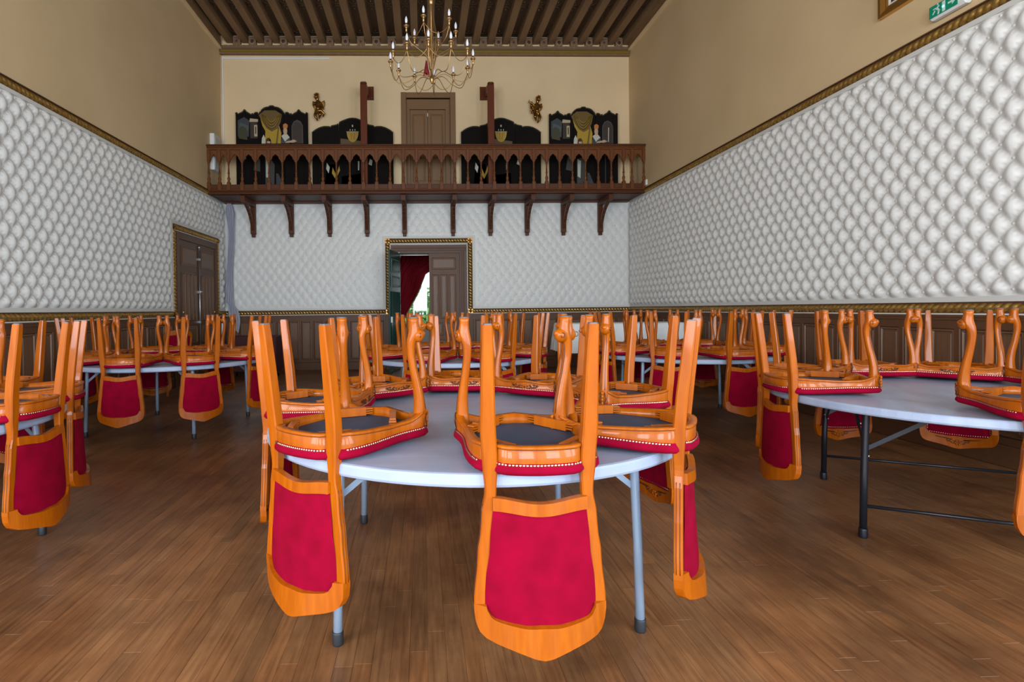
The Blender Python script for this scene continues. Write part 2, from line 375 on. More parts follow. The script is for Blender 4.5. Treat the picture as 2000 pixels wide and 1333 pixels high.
# ---------------------------------------------------------------- padded walls
TW, TD = .184, .052
THL = [.247]
def tuft_h(u, v):
    TH = THL[0]
    a, b = u/TW+v/TH, u/TW-v/TH
    h = (np.abs(np.sin(PI*a))*np.abs(np.sin(PI*b)))
    return TD*np.power(h, EXP[0])
EXP = [.58]
def tufted(name, parent, u0, u1, v0, v1, place, hole=None, flip=False, depth=1.0):
    TH = THL[0]
    nu = int(round((u1-u0)/(TW/8))); nv = int(round((v1-v0)/(TH/8)))
    su, sv = (TW/8), (TH/8)
    U = u0+np.arange(nu+1)*su; V = v0+np.arange(nv+1)*sv; U[-1] = min(U[-1], u1+.02)
    UU, VV = np.meshgrid(U, V, indexing='ij'); H = tuft_h(UU, VV)*depth
    dist = np.minimum(np.minimum(UU-u0, u1-UU), np.minimum(VV-v0, v1-VV))
    if hole: dist = np.minimum(dist, np.maximum(np.maximum(hole[0]-UU, UU-hole[1]), VV-hole[2]))
    H = H*np.clip(dist/.06, 0, 1)**.6
    idx = lambda i, j: i*(nv+1)+j
    keep = []
    for i in range(nu):
        for j in range(nv):
            cu, cv = U[i]+su/2, V[j]+sv/2
            if hole and hole[0] < cu < hole[1] and cv < hole[2]: continue
            if cv > v1 or cu > u1: continue
            # split so that the crease always runs along an edge
            a, b, c, d = idx(i, j), idx(i+1, j), idx(i+1, j+1), idx(i, j+1)
            ha, hb, hc, hd = H[i, j], H[i+1, j], H[i+1, j+1], H[i, j+1]
            if ha+hc < hb+hd: t = [(a, b, c), (a, c, d)]
            else: t = [(a, b, d), (b, c, d)]
            if flip: t = [k[::-1] for k in t]
            keep += t
    P3 = place(UU.ravel(), VV.ravel(), H.ravel())
    me = bpy.data.meshes.new(name); me.from_pydata(P3, [], keep); me.materials.append(m_tuft)
    me.polygons.foreach_set('use_smooth', [True]*len(me.polygons)); me.update()
    o = bpy.data.objects.new(name, me); COL.objects.link(o); o.parent = parent; o['kind'] = 'stuff'
    # the buttons in the dimples
    b = MB(); k0, k1 = int(u0/TW*2)-2, int(u1/TW*2)+2
    for p in range(k0, k1):
        for r in range(int(v0/TH*2)-1, int(v1/TH*2)+2):
            if (p+r) % 2: continue
            u, v = p*TW/2, r*TH/2
            if not (u0+.02 < u < u1-.02 and v0+.02 < v < v1-.02): continue
            if hole and hole[0]-.02 < u < hole[1]+.02 and v < hole[2]+.02: continue
            rr = .013; ring = [(u+rr*math.cos(a*PI/3), v+rr*math.sin(a*PI/3), .002) for a in range(6)]+[(u+rr*.6*math.cos(a*PI/3), v+rr*.6*math.sin(a*PI/3), .011) for a in range(6)]
            A = np.array(ring); Q = place(A[:, 0], A[:, 1], A[:, 2])
            F = [(i, (i+1) % 6, 6+(i+1) % 6, 6+i) for i in range(6)]+[tuple(range(6, 12))]
            if flip: F = [f[::-1] for f in F]
            b.add(Q, F, m_tuft, True)
    bo = b.build('tufting_buttons', parent); bo['kind'] = 'stuff'
place_b = lambda u, v, h: list(zip(u, YB-.01-h, v))
place_l = lambda u, v, h: list(zip(XL+.01+h, u, v))
place_r = lambda u, v, h: list(zip(XR-.01-h, u, v))
# front faces: back wall faces -y, left wall faces +x, right wall faces -x
EXP[0] = .6; THL[0] = .262
tufted('tufted_padding', wall_back, XL+.03, XR-.03, 1.31, 3.49, place_b, hole=(-.83, 1.13, 2.82), depth=.24)
EXP[0] = .58; THL[0] = .247
tufted('tufted_padding', wall_left, 1.0, YB-.06, 1.31, 3.49, place_l, hole=(9.07, 11.22, 2.80))
tufted('tufted_padding', wall_right, 1.0, YB-.06, 1.31, 3.49, place_r, flip=True)

# rope mouldings ------------------------------------------------
def rope(mb, a, b, out, side, rad=.045, pitch=.062, m=m_gold, dark=False):
    """half-round twisted rope from a to b; out = unit vector off the wall, side = unit vector across"""
    a, b, out, side = map(Vector, (a, b, out, side)); L = (b-a).length; t = (b-a)/L
    n = max(2, int(L/(pitch/8))); K = 11; rings = []
    for i in range(n+1):
        s = L*i/n; ring = []
        for j in range(K):
            th = -PI/2+PI*j/(K-1)
            k = PI*(s/pitch)+th*.95
            r = rad*(.60+.40*abs(math.sin(k))**.65)
            ring.append(a+t*s+side*(r*math.sin(th))+out*(r*math.cos(th)*.95))
        rings.append(ring)
    k0 = len(mb.m); mb.loft(rings, m, False, True, closed=False); gd = mb.mi(m_gold_d)
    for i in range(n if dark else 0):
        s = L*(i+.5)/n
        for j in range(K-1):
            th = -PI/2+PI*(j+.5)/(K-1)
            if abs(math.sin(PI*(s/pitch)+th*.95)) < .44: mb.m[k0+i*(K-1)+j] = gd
def box_along(mb, a, b, out, side, s0, s1, d, m):
    a, b, out, side = map(Vector, (a, b, out, side)); R0 = []
    for p in (a, b): R0.append([p+side*s0, p+side*s1, p+side*s1+out*d, p+side*s0+out*d])
    mb.loft(R0, m)
def rail_set(parent, segs, out, upper=False):
    """lower or upper rope rail along a wall"""
    for a, b in segs:
        if upper:
            w = MB(); z = 3.572
            A, B = Vector((*a, z)), Vector((*b, z)); rope(w, A, B, out, (0, 0, 1)); w.build('rope_moulding', parent)
            w = MB(); box_along(w, A, B, out, (0, 0, 1), -.052, .055, .012, m_wains); box_along(w, A, B, out, (0, 0, 1), .048, .058, .03, m_wains)
            box_along(w, A, B, out, (0, 0, 1), -.090, -.048, .03, m_cream); w.build('cream_border', parent)
        else:
            z = 1.217
            A, B = Vector((*a, z)), Vector((*b, z)); w = MB(); rope(w, A, B, out, (0, 0, 1), .042, dark=abs(out[1]) > .5); w.build('rope_moulding', parent)
            w = MB(); box_along(w, A, B, out, (0, 0, 1), -.05, .052, .012, m_wains); box_along(w, A, B, out, (0, 0, 1), .05, .095, .03, m_cream)
            box_along(w, A, B, out, (0, 0, 1), -.055, -.043, .045, m_cream)
            w.build('cream_border', parent)
            w = MB(); box_along(w, A, B, out, (0, 0, 1), -.075, -.056, .055, m_wains); box_along(w, A, B, out, (0, 0, 1), -.10, -.075, .045, m_wains); box_along(w, A, B, out, (0, 0, 1), -.13, -.10, .032, m_wains)
            w.build('chair_rail', parent)
rail_set(wall_back, [((XL+.02, YB), (-.774, YB)), ((1.071, YB), (XR-.02, YB))], (0, -1, 0))
rail_set(wall_left, [((XL, 1.0), (XL, 9.137)), ((XL, 11.153), (XL, YB))], (1, 0, 0))
rail_set(wall_right, [((XR, 1.0), (XR, YB))], (-1, 0, 0))
rail_set(wall_left, [((XL, 1.0), (XL, 10.72))], (1, 0, 0), True)
rail_set(wall_right, [((XR, 1.0), (XR, 10.72))], (-1, 0, 0), True)

# wainscot -------------------------------------------------------
def wainscot(parent, u0, u1, place, pitch=.262):
    n = max(1, int(round((u1-u0)/pitch))); pt = (u1-u0)/n
    fr = MB(); fr.box(u0, u1, 0, .012, .0, 1.10, m_wains)
    fr.box(u0, u1, .012, .034, 1.045, 1.10, m_wains); fr.box(u0, u1, .012, .034, .165, .225, m_wains, .004)
    for k in range(n+1):
        x = min(max(u0+k*pt, u0+.02), u1-.02); fr.box(x-.026, x+.026, .012, .034, .22, 1.05, m_wains, .005)
    fr.box(u0, u1, .012, .045, .0, .165, m_wains, .006)
    fr.xform(place); fr.build('wainscot_frame', parent)
    w2 = pt-.058
    p = MB(); h0, h1 = .235, 1.035; hw = w2/2
    rings = []
    for ins, d in ((0, .012), (0, .026), (.012, .029), (.020, .016), (.03, .014), (.036, .022)):
        rings.append([(-hw+ins, d, h0+ins), (hw-ins, d, h0+ins), (hw-ins, d, h1-ins), (-hw+ins, d, h1-ins)])
    p.loft(rings, m_wains_l)
    p0 = place(Vector((0, 0, 0)))
    p.xform(lambda q: place(q)-p0); me = p.mesh('wainscot_panel')
    for k in range(n):
        o = bpy.data.objects.new('wainscot_panel', me); COL.objects.link(o); o.parent = parent
        o.location = place(Vector((u0+(k+.5)*pt, 0, 0)))
pb = lambda q: Vector((q.x, YB-q.y, q.z))
pl = lambda q: Vector((XL+q.y, q.x, q.z))
prr = lambda q: Vector((XR-q.y, q.x, q.z))
wainscot(wall_back, XL+.04, -.78, pb); wainscot(wall_back, 1.08, XR-.04, pb)
wainscot(wall_left, 1.2, 9.10, pl); wainscot(wall_left, 11.2, YB-.04, pl)
wainscot(wall_right, 1.2, YB-.04, prr)

# ---------------------------------------------------------------- back double door (door_1), rope frame
def star(mb, c, out, m):
    c = Vector(c); out = Vector(out); a = Vector((0, 0, 1)); b = out.cross(a)
    pts = [c+(a*math.cos(k*PI/4)+b*math.sin(k*PI/4))*(.055 if k % 2 == 0 else .026)+out*.012 for k in range(8)]
    mb.add(pts+[c+out*.06], [(i, (i+1) % 8, 8) for i in range(8)]+[tuple(range(8))], m)
w = MB(); out = (0, -1, 0)
zc = 2.712; xa, xb = -.725, 1.022
rope(w, (xa+.04, YB-.012, zc), (xb-.04, YB-.012, zc), out, (0, 0, 1), dark=True); 
rope(w, (xa, YB-.012, 1.25), (xa, YB-.012, zc-.04), out, (1, 0, 0), dark=True); rope(w, (xb, YB-.012, 1.25), (xb, YB-.012, zc-.04), out, (1, 0, 0), dark=True)
for c in ((xa, YB-.012, zc), (xb, YB-.012, zc), (xa, YB-.012, 1.217), (xb, YB-.012, 1.217)):
    w.box(c[0]-.048, c[0]+.048, YB-.035, YB, c[2]-.048, c[2]+.048, m_bronze); star(w, (c[0], YB-.03, c[2]), out, m_gilt)
rope_frame = struct(w.build('trim_4'))
w = MB()
w.box(xa-.0498, xa+.05, YB-.012, YB, 1.2, 2.66, m_wains); w.box(xb-.05, xb+.0498, YB-.012, YB, 1.2, 2.66, m_wains); w.box(xa-.0498, xb+.0498, YB-.0125, YB, 2.6605, 2.764, m_wains)
w.box(xa-.105, xa-.05, YB-.034, YB, 1.270, 2.82, m_cream); w.box(xb+.05, xb+.105, YB-.034, YB, 1.270, 2.82, m_cream); w.box(xa-.0499, xb+.0499, YB-.033, YB, 2.765, 2.819, m_cream)
w.box(DX0-.006, DX0+.008, YB-.04, YB, 1.25, 2.65, m_cream); w.box(DX1-.008, DX1+.006, YB-.04, YB, 1.25, 2.65, m_cream); w.box(DX0, DX1, YB-.04, YB, 2.645, 2.66, m_cream)
w.box(xa-.05, DX0, YB-.05, YB, 0, 1.16, m_wains); w.box(DX1, xb+.05, YB-.05, YB, 0, 1.16, m_wains)
struct(w.build('trim_5'))
door1 = struct(empty('door_1', (0.14, YB, 0)))
def loc(o, r): o.location = (-r.location.x, -r.location.y, -r.location.z); return o
jb = MB()
jb.box(DX0, -.49, YB-.02, YB+T, 0, DZ, m_wains); jb.box(.80, DX1, YB-.02, YB+T, 0, DZ, m_wains); jb.box(-.489, .799, YB-.018, YB+T, 2.45, DZ-.002, m_wains)
for k, d in enumerate((.03, .04)): 
    jb.box(.83+k*.045, .85+k*.045, YB-d, YB, 0, 2.49, m_wains, .004); jb.box(-.62, .94, YB-d, YB, 2.50+k*.05, 2.52+k*.05, m_wains, .004)
jb.box(-.50, -.47, YB-.035, YB+.04, 0, 2.47, m_cream)
loc(jb.build('door_frame', door1), door1)
def panelled(mb, x0, x1, z0, z1, y, m, d=.018):
    rings = []
    for ins, q in ((0, -.004), (0, .010), (.012, .014), (.020, .003), (.030, .003), (.042, .010)):
        rings.append([(x0+ins, y-q, z0+ins), (x1-ins, y-q, z0+ins), (x1-ins, y-q, z1-ins), (x0+ins, y-q, z1-ins)])
    mb.loft(rings, m)
lf = MB(); lf.box(.15, .80, YB+.02, YB+.065, 0, 2.45, m_wains); leaf = loc(lf.build('door_leaf', door1), door1)
for (x0, x1, z0, z1) in ((.20, .72, 2.10, 2.36), (.20, .36, 1.06, 2.00), (.38, .54, 1.06, 2.00), (.56, .72, 1.06, 2.00), (.20, .44, .70, .98), (.48, .72, .70, .98), (.20, .72, .15, .62)):
    p = MB(); panelled(p, x0, x1, z0, z1, YB+.02, m_wains_l); p.build('door_panel', leaf)
p = MB(); p.lathe([(.012, 0), (.012, .03), (.024, .04), (.024, .055), (.012, .065)], m_brass, (.19, YB+.02, 1.04), 10, ax=Matrix.Rotation(PI/2, 3, 'X')); p.build('door_knob', leaf)
# open green leaf swung into the room
hinge = Vector((-.478, YB-.03, 0)); tip = Vector((-.650, 10.70, 0)); L = (tip-hinge).length; ang = math.atan2(tip.y-hinge.y, tip.x-hinge.x)
gl = MB(); gl.box(0, L, -.02, .02, .01, 2.45, m_green, .004); ge = gl.build('green_door_leaf', door1); ge.location = (hinge.x-.14, hinge.y-YB, 0); ge.rotation_euler = (0, 0, ang)
for (z0, z1) in ((2.02, 2.28), (1.72, 1.94)):
    p = MB(); panelled(p, .1, L-.1, z0, z1, -.02, m_green); panelled(p, .1, L-.1, z0, z1, 0, m_green); p.xform(lambda q: Vector((q.x, -q.y, q.z))); p.build('door_panel', ge)
p = MB()
for k in range(9):
    xx = .12+k*(L-.24)/8; p.tube([(xx, .022, .25), (xx, .022, 1.62)], .022, m_green, 8); 
p.build('reeded_panel', ge)
p = MB(); p.box(L-.07, L-.04, .018, .05, 1.0, 1.12, m_white, .004); p.build('door_handle', ge)

# what the open leaf shows: a lobby with a red curtain, a tall window and the garden
w = MB()
w.box(-2.6, 3.0, YB+T, 14.6, -.15, 0, m_wains); w.box(-2.6, 3.0, YB+T, 14.6, 3.0, 3.2, m_plaster)
w.box(-2.8, -2.6, YB+T, 14.6, 0, 3.2, m_plaster); w.box(3.0, 3.2, YB+T, 14.6, 0, 3.2, m_plaster)
w.box(-2.6, -.75, 14.4, 14.6, 0, 3.0, m_plaster); w.box(.85, 3.0, 14.4, 14.6, 0, 3.0, m_plaster); w.box(-.75, .85, 14.4, 14.6, 2.75, 3.0, m_plaster); w.box(-.75, .85, 14.4, 14.6, 0, .78, m_cream)
struct(w.build('wall_lobby'))
w = MB()
for a, b in ((-.75, -.68), (.78, .85)): w.box(a, b, 14.44, 14.52, .78, 2.75, m_green)
w.box(-.75, .85, 14.40, 14.54, .78, .90, m_green); w.box(-.75, .85, 14.44, 14.52, 2.68, 2.75, m_green)
win8 = struct(w.build('window_8'))
p = MB(); p.box(-.68, .78, 14.478, 14.482, .90, 2.68, m_glass); p.build('pane', win8)
cu = MB(); rows = []
for i in range(19):   # swagged red curtain, gathered to the left
    z = 2.80-i*.125; t = (2.62-z)/2.07
    xr = interp(t, [0, .15, .175, .43, .60, .76, 1], [.85, .30, .12, -.09, -.29, -.46, -.62]); x0 = -.95
    rows.append([(x0+(xr-x0)*j/40, 14.15+.05*math.sin(j*1.25)*(1-.3*t)+.02*math.sin(j*.5+z*3), z) for j in range(41)])
cu.loft(rows, m_red, False, True, closed=False)
cur = cu.build('curtain'); tag(cur, 'crimson curtain swagged across the bright window beyond the open door', 'curtain')
p = MB(); p.tube([Vector(r[-1])+Vector((0, -.012, 0)) for r in rows], .012, m_pt['skin'], 6); p.build('curtain_braid', cur)
rd = MB(); rd.tube([(-.46, YB+.16, 2.43), (.15, YB+.16, 2.43)], .013, m_white, 8); rd.box(-.49, -.46, YB+.14, YB+.18, 2.38, 2.47, m_white)
tag(rd.build('curtain_rod'), 'thin white rod across the top of the open doorway', 'rod')
w = MB(); w.box(-14, 14, 14.7, 40, -.6, -.5, m_lawn); struct(w.build('ground'))
rnd = random.Random(3)
def shrub(c, r, n, label):
    t = empty('garden_tree', c); tag(t, label, 'tree', 'trees seen through the far window')
    p = MB(); p.tube([(0, 0, -.5), (.03, 0, .6), (0, .05, r)], [.1, .07, .03], m_wains, 8); p.build('trunk', t)
    p = MB()
    for k in range(n):
        d = Vector((rnd.gauss(0, 1), rnd.gauss(0, 1), rnd.gauss(0, 1))).normalized()*r*rnd.uniform(.2, 1); d.z = d.z*.8+r*.72
        q = Matrix.Rotation(rnd.uniform(0, 6.3), 3, Vector((rnd.random(), rnd.random(), rnd.random())).normalized()); s = rnd.uniform(.05, .11)
        p.add([d+q @ Vector(v) for v in ((-s, 0, 0), (0, -s*.5, .01), (s, 0, 0), (0, s*.5, .01))], [(0, 1, 2, 3)], m_leaf)
    o = p.build('foliage', t); o['kind'] = 'stuff'
shrub((-.05, 18.5, -.1), 1.45, 6500, 'leafy garden tree seen through the lobby window, nearer of two')
shrub((1.3, 21, -.1), 1.3, 2500, 'leafy garden tree seen through the lobby window, farther of two')

# ---------------------------------------------------------------- left wall double door (door_2)
y0, y1 = 9.14, 11.15
w = MB(); out = (1, 0, 0); ya, yb = y0+.045, y1-.045; zc = 2.682
rope(w, (XL+.012, ya+.04, zc), (XL+.012, yb-.04, zc), out, (0, 0, 1)); rope(w, (XL+.012, ya, 1.25), (XL+.012, ya, zc-.04), out, (0, 1, 0)); rope(w, (XL+.012, yb, 1.25), (XL+.012, yb, zc-.04), out, (0, 1, 0))
for c in ((ya, zc), (yb, zc), (ya, 1.217), (yb, 1.217)):
    w.box(XL, XL+.035, c[0]-.048, c[0]+.048, c[1]-.048, c[1]+.048, m_bronze); star(w, (XL+.03, c[0], c[1]), out, m_gilt)
struct(w.build('trim_6'))
w = MB()
w.box(XL, XL+.012, y0, y1, 1.16, 2.735, m_wains)
w.box(XL, XL+.034, y0-.055, y0, 1.27, 2.79, m_cream); w.box(XL, XL+.034, y1, y1+.055, 1.27, 2.79, m_cream); w.box(XL, XL+.033, y0+.0002, y1-.0002, 2.736, 2.789, m_cream)
w.box(XL, XL+.04, y0+.09, y1-.09, 2.625, 2.637, m_cream)
w.box(XL, XL+.05, y0, y0+.1, 0, 1.16, m_wains); w.box(XL, XL+.05, y1-.1, y1, 0, 1.16, m_wains)
struct(w.build('trim_7'))
door2 = struct(empty('door_2', (XL, 10.145, 0)))
w = MB(); w.box(0, .05, -.90, -.80, 0, 2.62, m_wains, .004); w.box(0, .05, .80, .90, 0, 2.62, m_wains, .004); w.box(0, .05, -.8, .8, 2.5, 2.62, m_wains, .004); w.build('door_frame', door2)
for sg in (-1, 1):
    lf = MB(); a, b = sorted((sg*.01, sg*.80)); lf.box(0, .03, a, b, .0, 2.5, m_wains, .003); leaf = lf.build('door_leaf', door2)
    def dp(c0, c1, z0, z1):
        p = MB(); panelled(p, c0, c1, z0, z1, 0, m_wains_l); p.xform(lambda q: Vector((.03-q.y, q.x, q.z))); p.build('door_panel', leaf)
    dp(a+.09, b-.09, 2.06, 2.40)
    for k in range(4): dp(a+.09+k*.153, a+.09+k*.153+.150, 1.10, 1.94)
    dp(a+.09, b-.09, .70, 1.0); dp(a+.09, b-.09, .14, .60)
p = MB(); p.tube([(.05, 0, .25), (.05, 0, 2.42)], .010, m_steel2, 8); p.ell((.05, 0, 2.44), (.022, .022, .03), m_steel2)
for z in (.6, 1.05, 1.6, 2.2): p.box(.03, .065, -.02, .02, z, z+.04, m_steel2)
p.box(.05, .075, -.015, .05, 1.62, 1.64, m_steel2); p.build('espagnolette_bolt', door2)
for sg, z in ((-1, 1.25), (1, 1.25)): p = MB(); p.ell((.05, sg*.70, z), (.02, .02, .03), m_brass); p.build('door_knob', door2)

# ---------------------------------------------------------------- upper door (door_3)
door3 = struct(empty('door_3', (.165, YB, UZ0)))
w = MB()
w.box(-.406, -.30, YB-.04, YB+.06, UZ0, 5.84, m_odoor, .004); w.box(.632, .742, YB-.04, YB+.06, UZ0, 5.84, m_odoor, .004); w.box(-.299, .631, YB-.038, YB+.06, 5.726, 5.838, m_odoor, .004)
w.box(-.30, -.226, YB+.06, YB+.2, UZ0, 5.726, m_odoor); w.box(.533, .632, YB+.06, YB+.2, UZ0, 5.726, m_odoor); w.box(-.298, .630, YB+.062, YB+.2, 5.52, 5.75, m_odoor); w.box(-.30, .632, YB+.2, YB+.22, UZ0, 5.726, m_balc_d)  # last box: backing added behind the leaves to block sky light at their gap
loc(w.build('door_frame', door3), door3)
for a, b in ((-.226, .150), (.158, .533)):
    lf = MB(); lf.box(a, b, YB+.12, YB+.16, UZ0, 5.52, m_odoor); leaf = loc(lf.build('door_leaf', door3), door3)
    for z0, z1 in ((4.62, 5.43), (3.98, 4.52), (3.70, 3.92)): p = MB(); panelled(p, a+.05, b-.05, z0, z1, YB+.12, m_odoor); p.build('door_panel', leaf)
p = MB(); p.box(.147, .161, YB+.10, YB+.12, 5.38, 5.45, m_white); loc(p.build('latch', door3), door3)
p = MB(); p.ell((.13, YB+.09, 4.55), (.02, .02, .02), m_gilt); loc(p.build('door_knob', door3), door3)

# ---------------------------------------------------------------- balcony
YG = 10.69
bal = empty('balcony', (0.157, 11.1, 3.52)); tag(bal, 'carved reddish wooden gallery balcony on brackets across the back wall', 'balcony')
def bb(mb, name): o = mb.build(name, bal); o.location = (-.157, -11.1, -3.52); return o
w = MB(); w.box(XL+.06, XR-.06, YG+.03, YB-.002, 3.535, 3.62, m_balc_d); w.box(XL+.06, XR-.06, YG+.05, YB-.07, 3.62, 3.64, m_balc_d)
for k in range(12): w.box(XL+.06, XR-.06, YG+.08+k*.068, YG+.14+k*.068, 3.528, 3.536, m_balc_d)
bb(w, 'gallery_floor')
w = MB(); w.box(XL+.01, XR-.01, YG-.01, YG+.09, 3.535, 3.575, m_balc_d, .01); w.box(XL+.01, XR-.01, YG+.005, YG+.08, 3.575, 3.600, m_balc_d, .008); w.box(XL+.01, XR-.01, YG-.02, YG+.085, 3.600, 3.622, m_balc, .008)
w.box(XL+.06, XR-.06, YB-.16, YB-.002, 3.50, 3.535, m_balc_d, .006)
bb(w, 'fascia')
w = MB(); w.box(XL+.005, XR-.005, YG-.035, YG+.10, 4.462, 4.497, m_balc_d, .008); w.box(XL+.01, XR-.01, YG-.022, YG+.09, 4.44, 4.462, m_balc, .006); w.box(XL+.01, XR-.01, YG, YG+.07, 4.405, 4.44, m_balc, .004)
bb(w, 'handrail')
bxs = [-4.12, -3.915, -3.74, -3.48, -3.22, -2.964, -2.703, -2.436, -2.176, -1.919, -1.655, -1.393, -1.129, -.87, -.607, -.348, -.088, .167, .404, .665, .925, 1.187, 1.449, 1.706, 1.967, 2.231, 2.489, 2.746, 3.006, 3.265, 3.523, 3.785, 4.032, 4.198, 4.437]
bm = MB()
bm.box(-.028, .028, .002, .058, 4.19-4.0, 4.405-4.0, m_balc, .004)
bm.loft([[(sx*r, .03+sy*r, z-4.0) for sx, sy in ((-1, -1), (1, -1), (1, 1), (-1, 1))] for r, z in ((.028, 4.19), (.017, 4.155))], m_balc)
prof = [(.016, 4.155), (.024, 4.148), (.024, 4.14), (.015, 4.132), (.015, 4.125), (.022, 4.118), (.022, 4.112), (.014, 4.105), (.016, 4.03), (.018, 3.96), (.026, 3.953), (.026, 3.944), (.017, 3.937), (.018, 3.88), (.030, 3.85), (.028, 3.82), (.018, 3.80), (.026, 3.79), (.034, 3.765)]
bm.lathe([(r, z-4.0) for r, z in prof], m_balc, (0, .03, 0), 10)
bm.box(-.034, .034, -.004, .064, 3.62-4.0, 3.765-4.0, m_balc, .005)
bmesh_ = bm.mesh('baluster')
for xk in bxs:
    o = bpy.data.objects.new('baluster', bmesh_); COL.objects.link(o); o.parent = bal; o.location = (xk-.157, YG-11.1, 4.0-3.52)
for a, b in zip(bxs[:-1], bxs[1:]):
    h = (b-a)/2-.028; c = (a+b)/2; q = MB()
    k = h/.10
    arch = [(-h, 4.165), (-h+.006*k, 4.19), (-.068*k, 4.225), (-.060*k, 4.262), (-.034*k, 4.288), (0, 4.318), (.034*k, 4.288), (.060*k, 4.262), (.068*k, 4.225), (h-.006*k, 4.19), (h, 4.165)]
    for (xa_, za), (xb_, zb) in zip(arch[:-1], arch[1:]): q.prism([(xa_, za), (xb_, zb), (xb_, 4.405), (xa_, 4.405)], .018, .042, m_balc, 'xz')
    q.box(-h, h, .008, .020, 4.392, 4.405, m_balc_d); q.box(-h, -h+.008, .010, .020, 4.19, 4.40, m_balc_d); q.box(h-.008, h, .010, .020, 4.19, 4.40, m_balc_d)
    o = q.build('arched_spandrel', bal); o.location = (c-.157, YG-11.1, -3.52)
    q = MB(); q.box(-h, h, .012, .05, 3.62, 3.728, m_balc_d, .004); q.box(-h+.02, h-.02, .006, .013, 3.635, 3.715, m_balc_d, .003)
    o = q.build('base_panel', bal); o.location = (c-.157, YG-11.1, -3.52)
bk = MB()
bk.box(-.05, .05, -.075, 0, 2.86, 3.45, m_balc_d, .006); bk.box(-.036, .036, -.06, 0, 2.80, 2.86, m_balc_d, .006)
bk.box(-.05, .05, -.72, 0, 3.42, 3.525, m_balc_d, .006)
crv = [(-.075, 2.93), (-.13, 3.03), (-.19, 3.12), (-.25, 3.20), (-.33, 3.27), (-.42, 3.33), (-.52, 3.38), (-.64, 3.42)]
inn = [(-.075, 3.02), (-.11, 3.09), (-.16, 3.17), (-.22, 3.25), (-.29, 3.31), (-.38, 3.37), (-.45, 3.40), (-.53, 3.42)]
for i in range(7): bk.prism([crv[i], crv[i+1], inn[i+1], inn[i]], -.028, .028, m_balc_d, 'yz')
for i in range(6):
    c = crv[i+1]; bk.ell((0, c[0], c[1]), (.03, .02, .02), m_balc_d, 8, 4)
bkm = bk.mesh('bracket')
for xk in (-3.501, -2.715, -1.921, -1.141, -.356, .662, 1.452, 2.232, 3.008, 3.796):
    o = bpy.data.objects.new('bracket', bkm); COL.objects.link(o); o.parent = bal; o.location = (xk-.157, YB-.06-11.1, -3.52)

# tall posts on the gallery
for n, (x0, x1, sx, lab) in enumerate(((-1.19, -1.06, 1, 'tall red-brown wooden post on the gallery, left of the upper door'), (1.350, 1.478, -1, 'tall red-brown wooden post on the gallery, right of the upper door'))):
    cx = (x0+x1)/2; t = empty('gallery_post', (cx, YG+.2, 3.64)); tag(t, lab, 'post')
    p = MB(); p.box(-.065, .065, -.03, .05, 0, 2.10, m_post, .006); p.box(-.065, .065, -.03, .05, 2.10, 2.16, m_balc_d, .02); p.build('upright', t)
    p = MB(); p.prism([(.05, 2.14), (.05, 2.0), (.30, 2.04), (.62, 2.1), (.62, 2.22), (.2, 2.17)], -.055, .055, m_post, 'yz'); p.build('arm', t)
    p = MB(); p.box(-.10+sx*.05, .10+sx*.05, .62, .645, 2.04, 2.32, m_post, .005)
    for dx, dz in ((-.03, 2.08), (.03, 2.08), (-.03, 2.28), (.03, 2.28)): p.ell((sx*.05+dx*1.8, .618, dz), (.008, .006, .008), m_nail, 6, 4)
    p.build('wall_plate', t)

# ---------------------------------------------------------------- painted screens on the gallery
SY = YB-.12
def lobed_top(kind):
    if kind == 'tall':   # half profile mirrored, u in 0..1 , v height
        pts = [(0, .935), (.01, .95), (.022, .952), (.036, .935), (.06, .945), (.09, .955), (.11, .968), (.118, .982), (.128, .986), (.138, .978), (.148, .962), (.18, .948), (.21, .932), (.222, .930), (.232, .942), (.242, .940), (.252, .930), (.262, .945), (.28, .955), (.305, .955), (.315, .932), (.33, .945), (.35, .970), (.375, .992), (.405, 1.008), (.435, 1.014), (.46, 1.016), (.475, 1.028), (.5, 1.030)]
    else:
        pts = [(0, .835), (.015, .85), (.05, .878), (.10, .906), (.15, .920), (.20, .920), (.235, .912), (.24, .928), (.30, .940), (.34, .962), (.345, .978), (.38, .995), (.42, 1.012), (.46, 1.026), (.5, 1.03)]
    return pts+[(1-u, v) for u, v in reversed(pts[:-1])]
def screen(cx, wd, ztop, kind, label, skew=0):
    t = empty('painted_screen', (cx, SY, 3.64), skew); tag(t, label, 'screen', 'painted wooden screens on the gallery')
    H = (ztop-3.64)/1.03; top = [(-wd/2+u*wd, v*H) for u, v in lobed_top(kind)]
    cuts = (-wd/2, -wd*.17, wd*.17, wd/2) if kind == 'low' else (-wd/2, -wd*.15, wd*.17, wd/2)
    xs_ = [p[0] for p in top]; zs_ = [p[1] for p in top]
    for k in range(3):
        a, b = cuts[k]+.004, cuts[k+1]-.004
        pts = [(a, interp(a, xs_, zs_))]+[p for p in top if a < p[0] < b]+[(b, interp(b, xs_, zs_))]
        q = MB()
        for (xa_, za), (xb_, zb) in zip(pts[:-1], pts[1:]): q.prism([(xa_, 0), (xb_, 0), (xb_, zb), (xa_, za)], -.012, .014, m_pblack, 'xz')
        lf = q.build('screen_leaf', t)
        q = MB(); q.tube([(x, -.012, z-.006) for x, z in pts], .013, m_pedge, 6); q.build('moulding', lf)
    return t, H
def poly(mb, pts, m, d=-.0135): mb.prism(pts, d, -.011, m, 'xz')
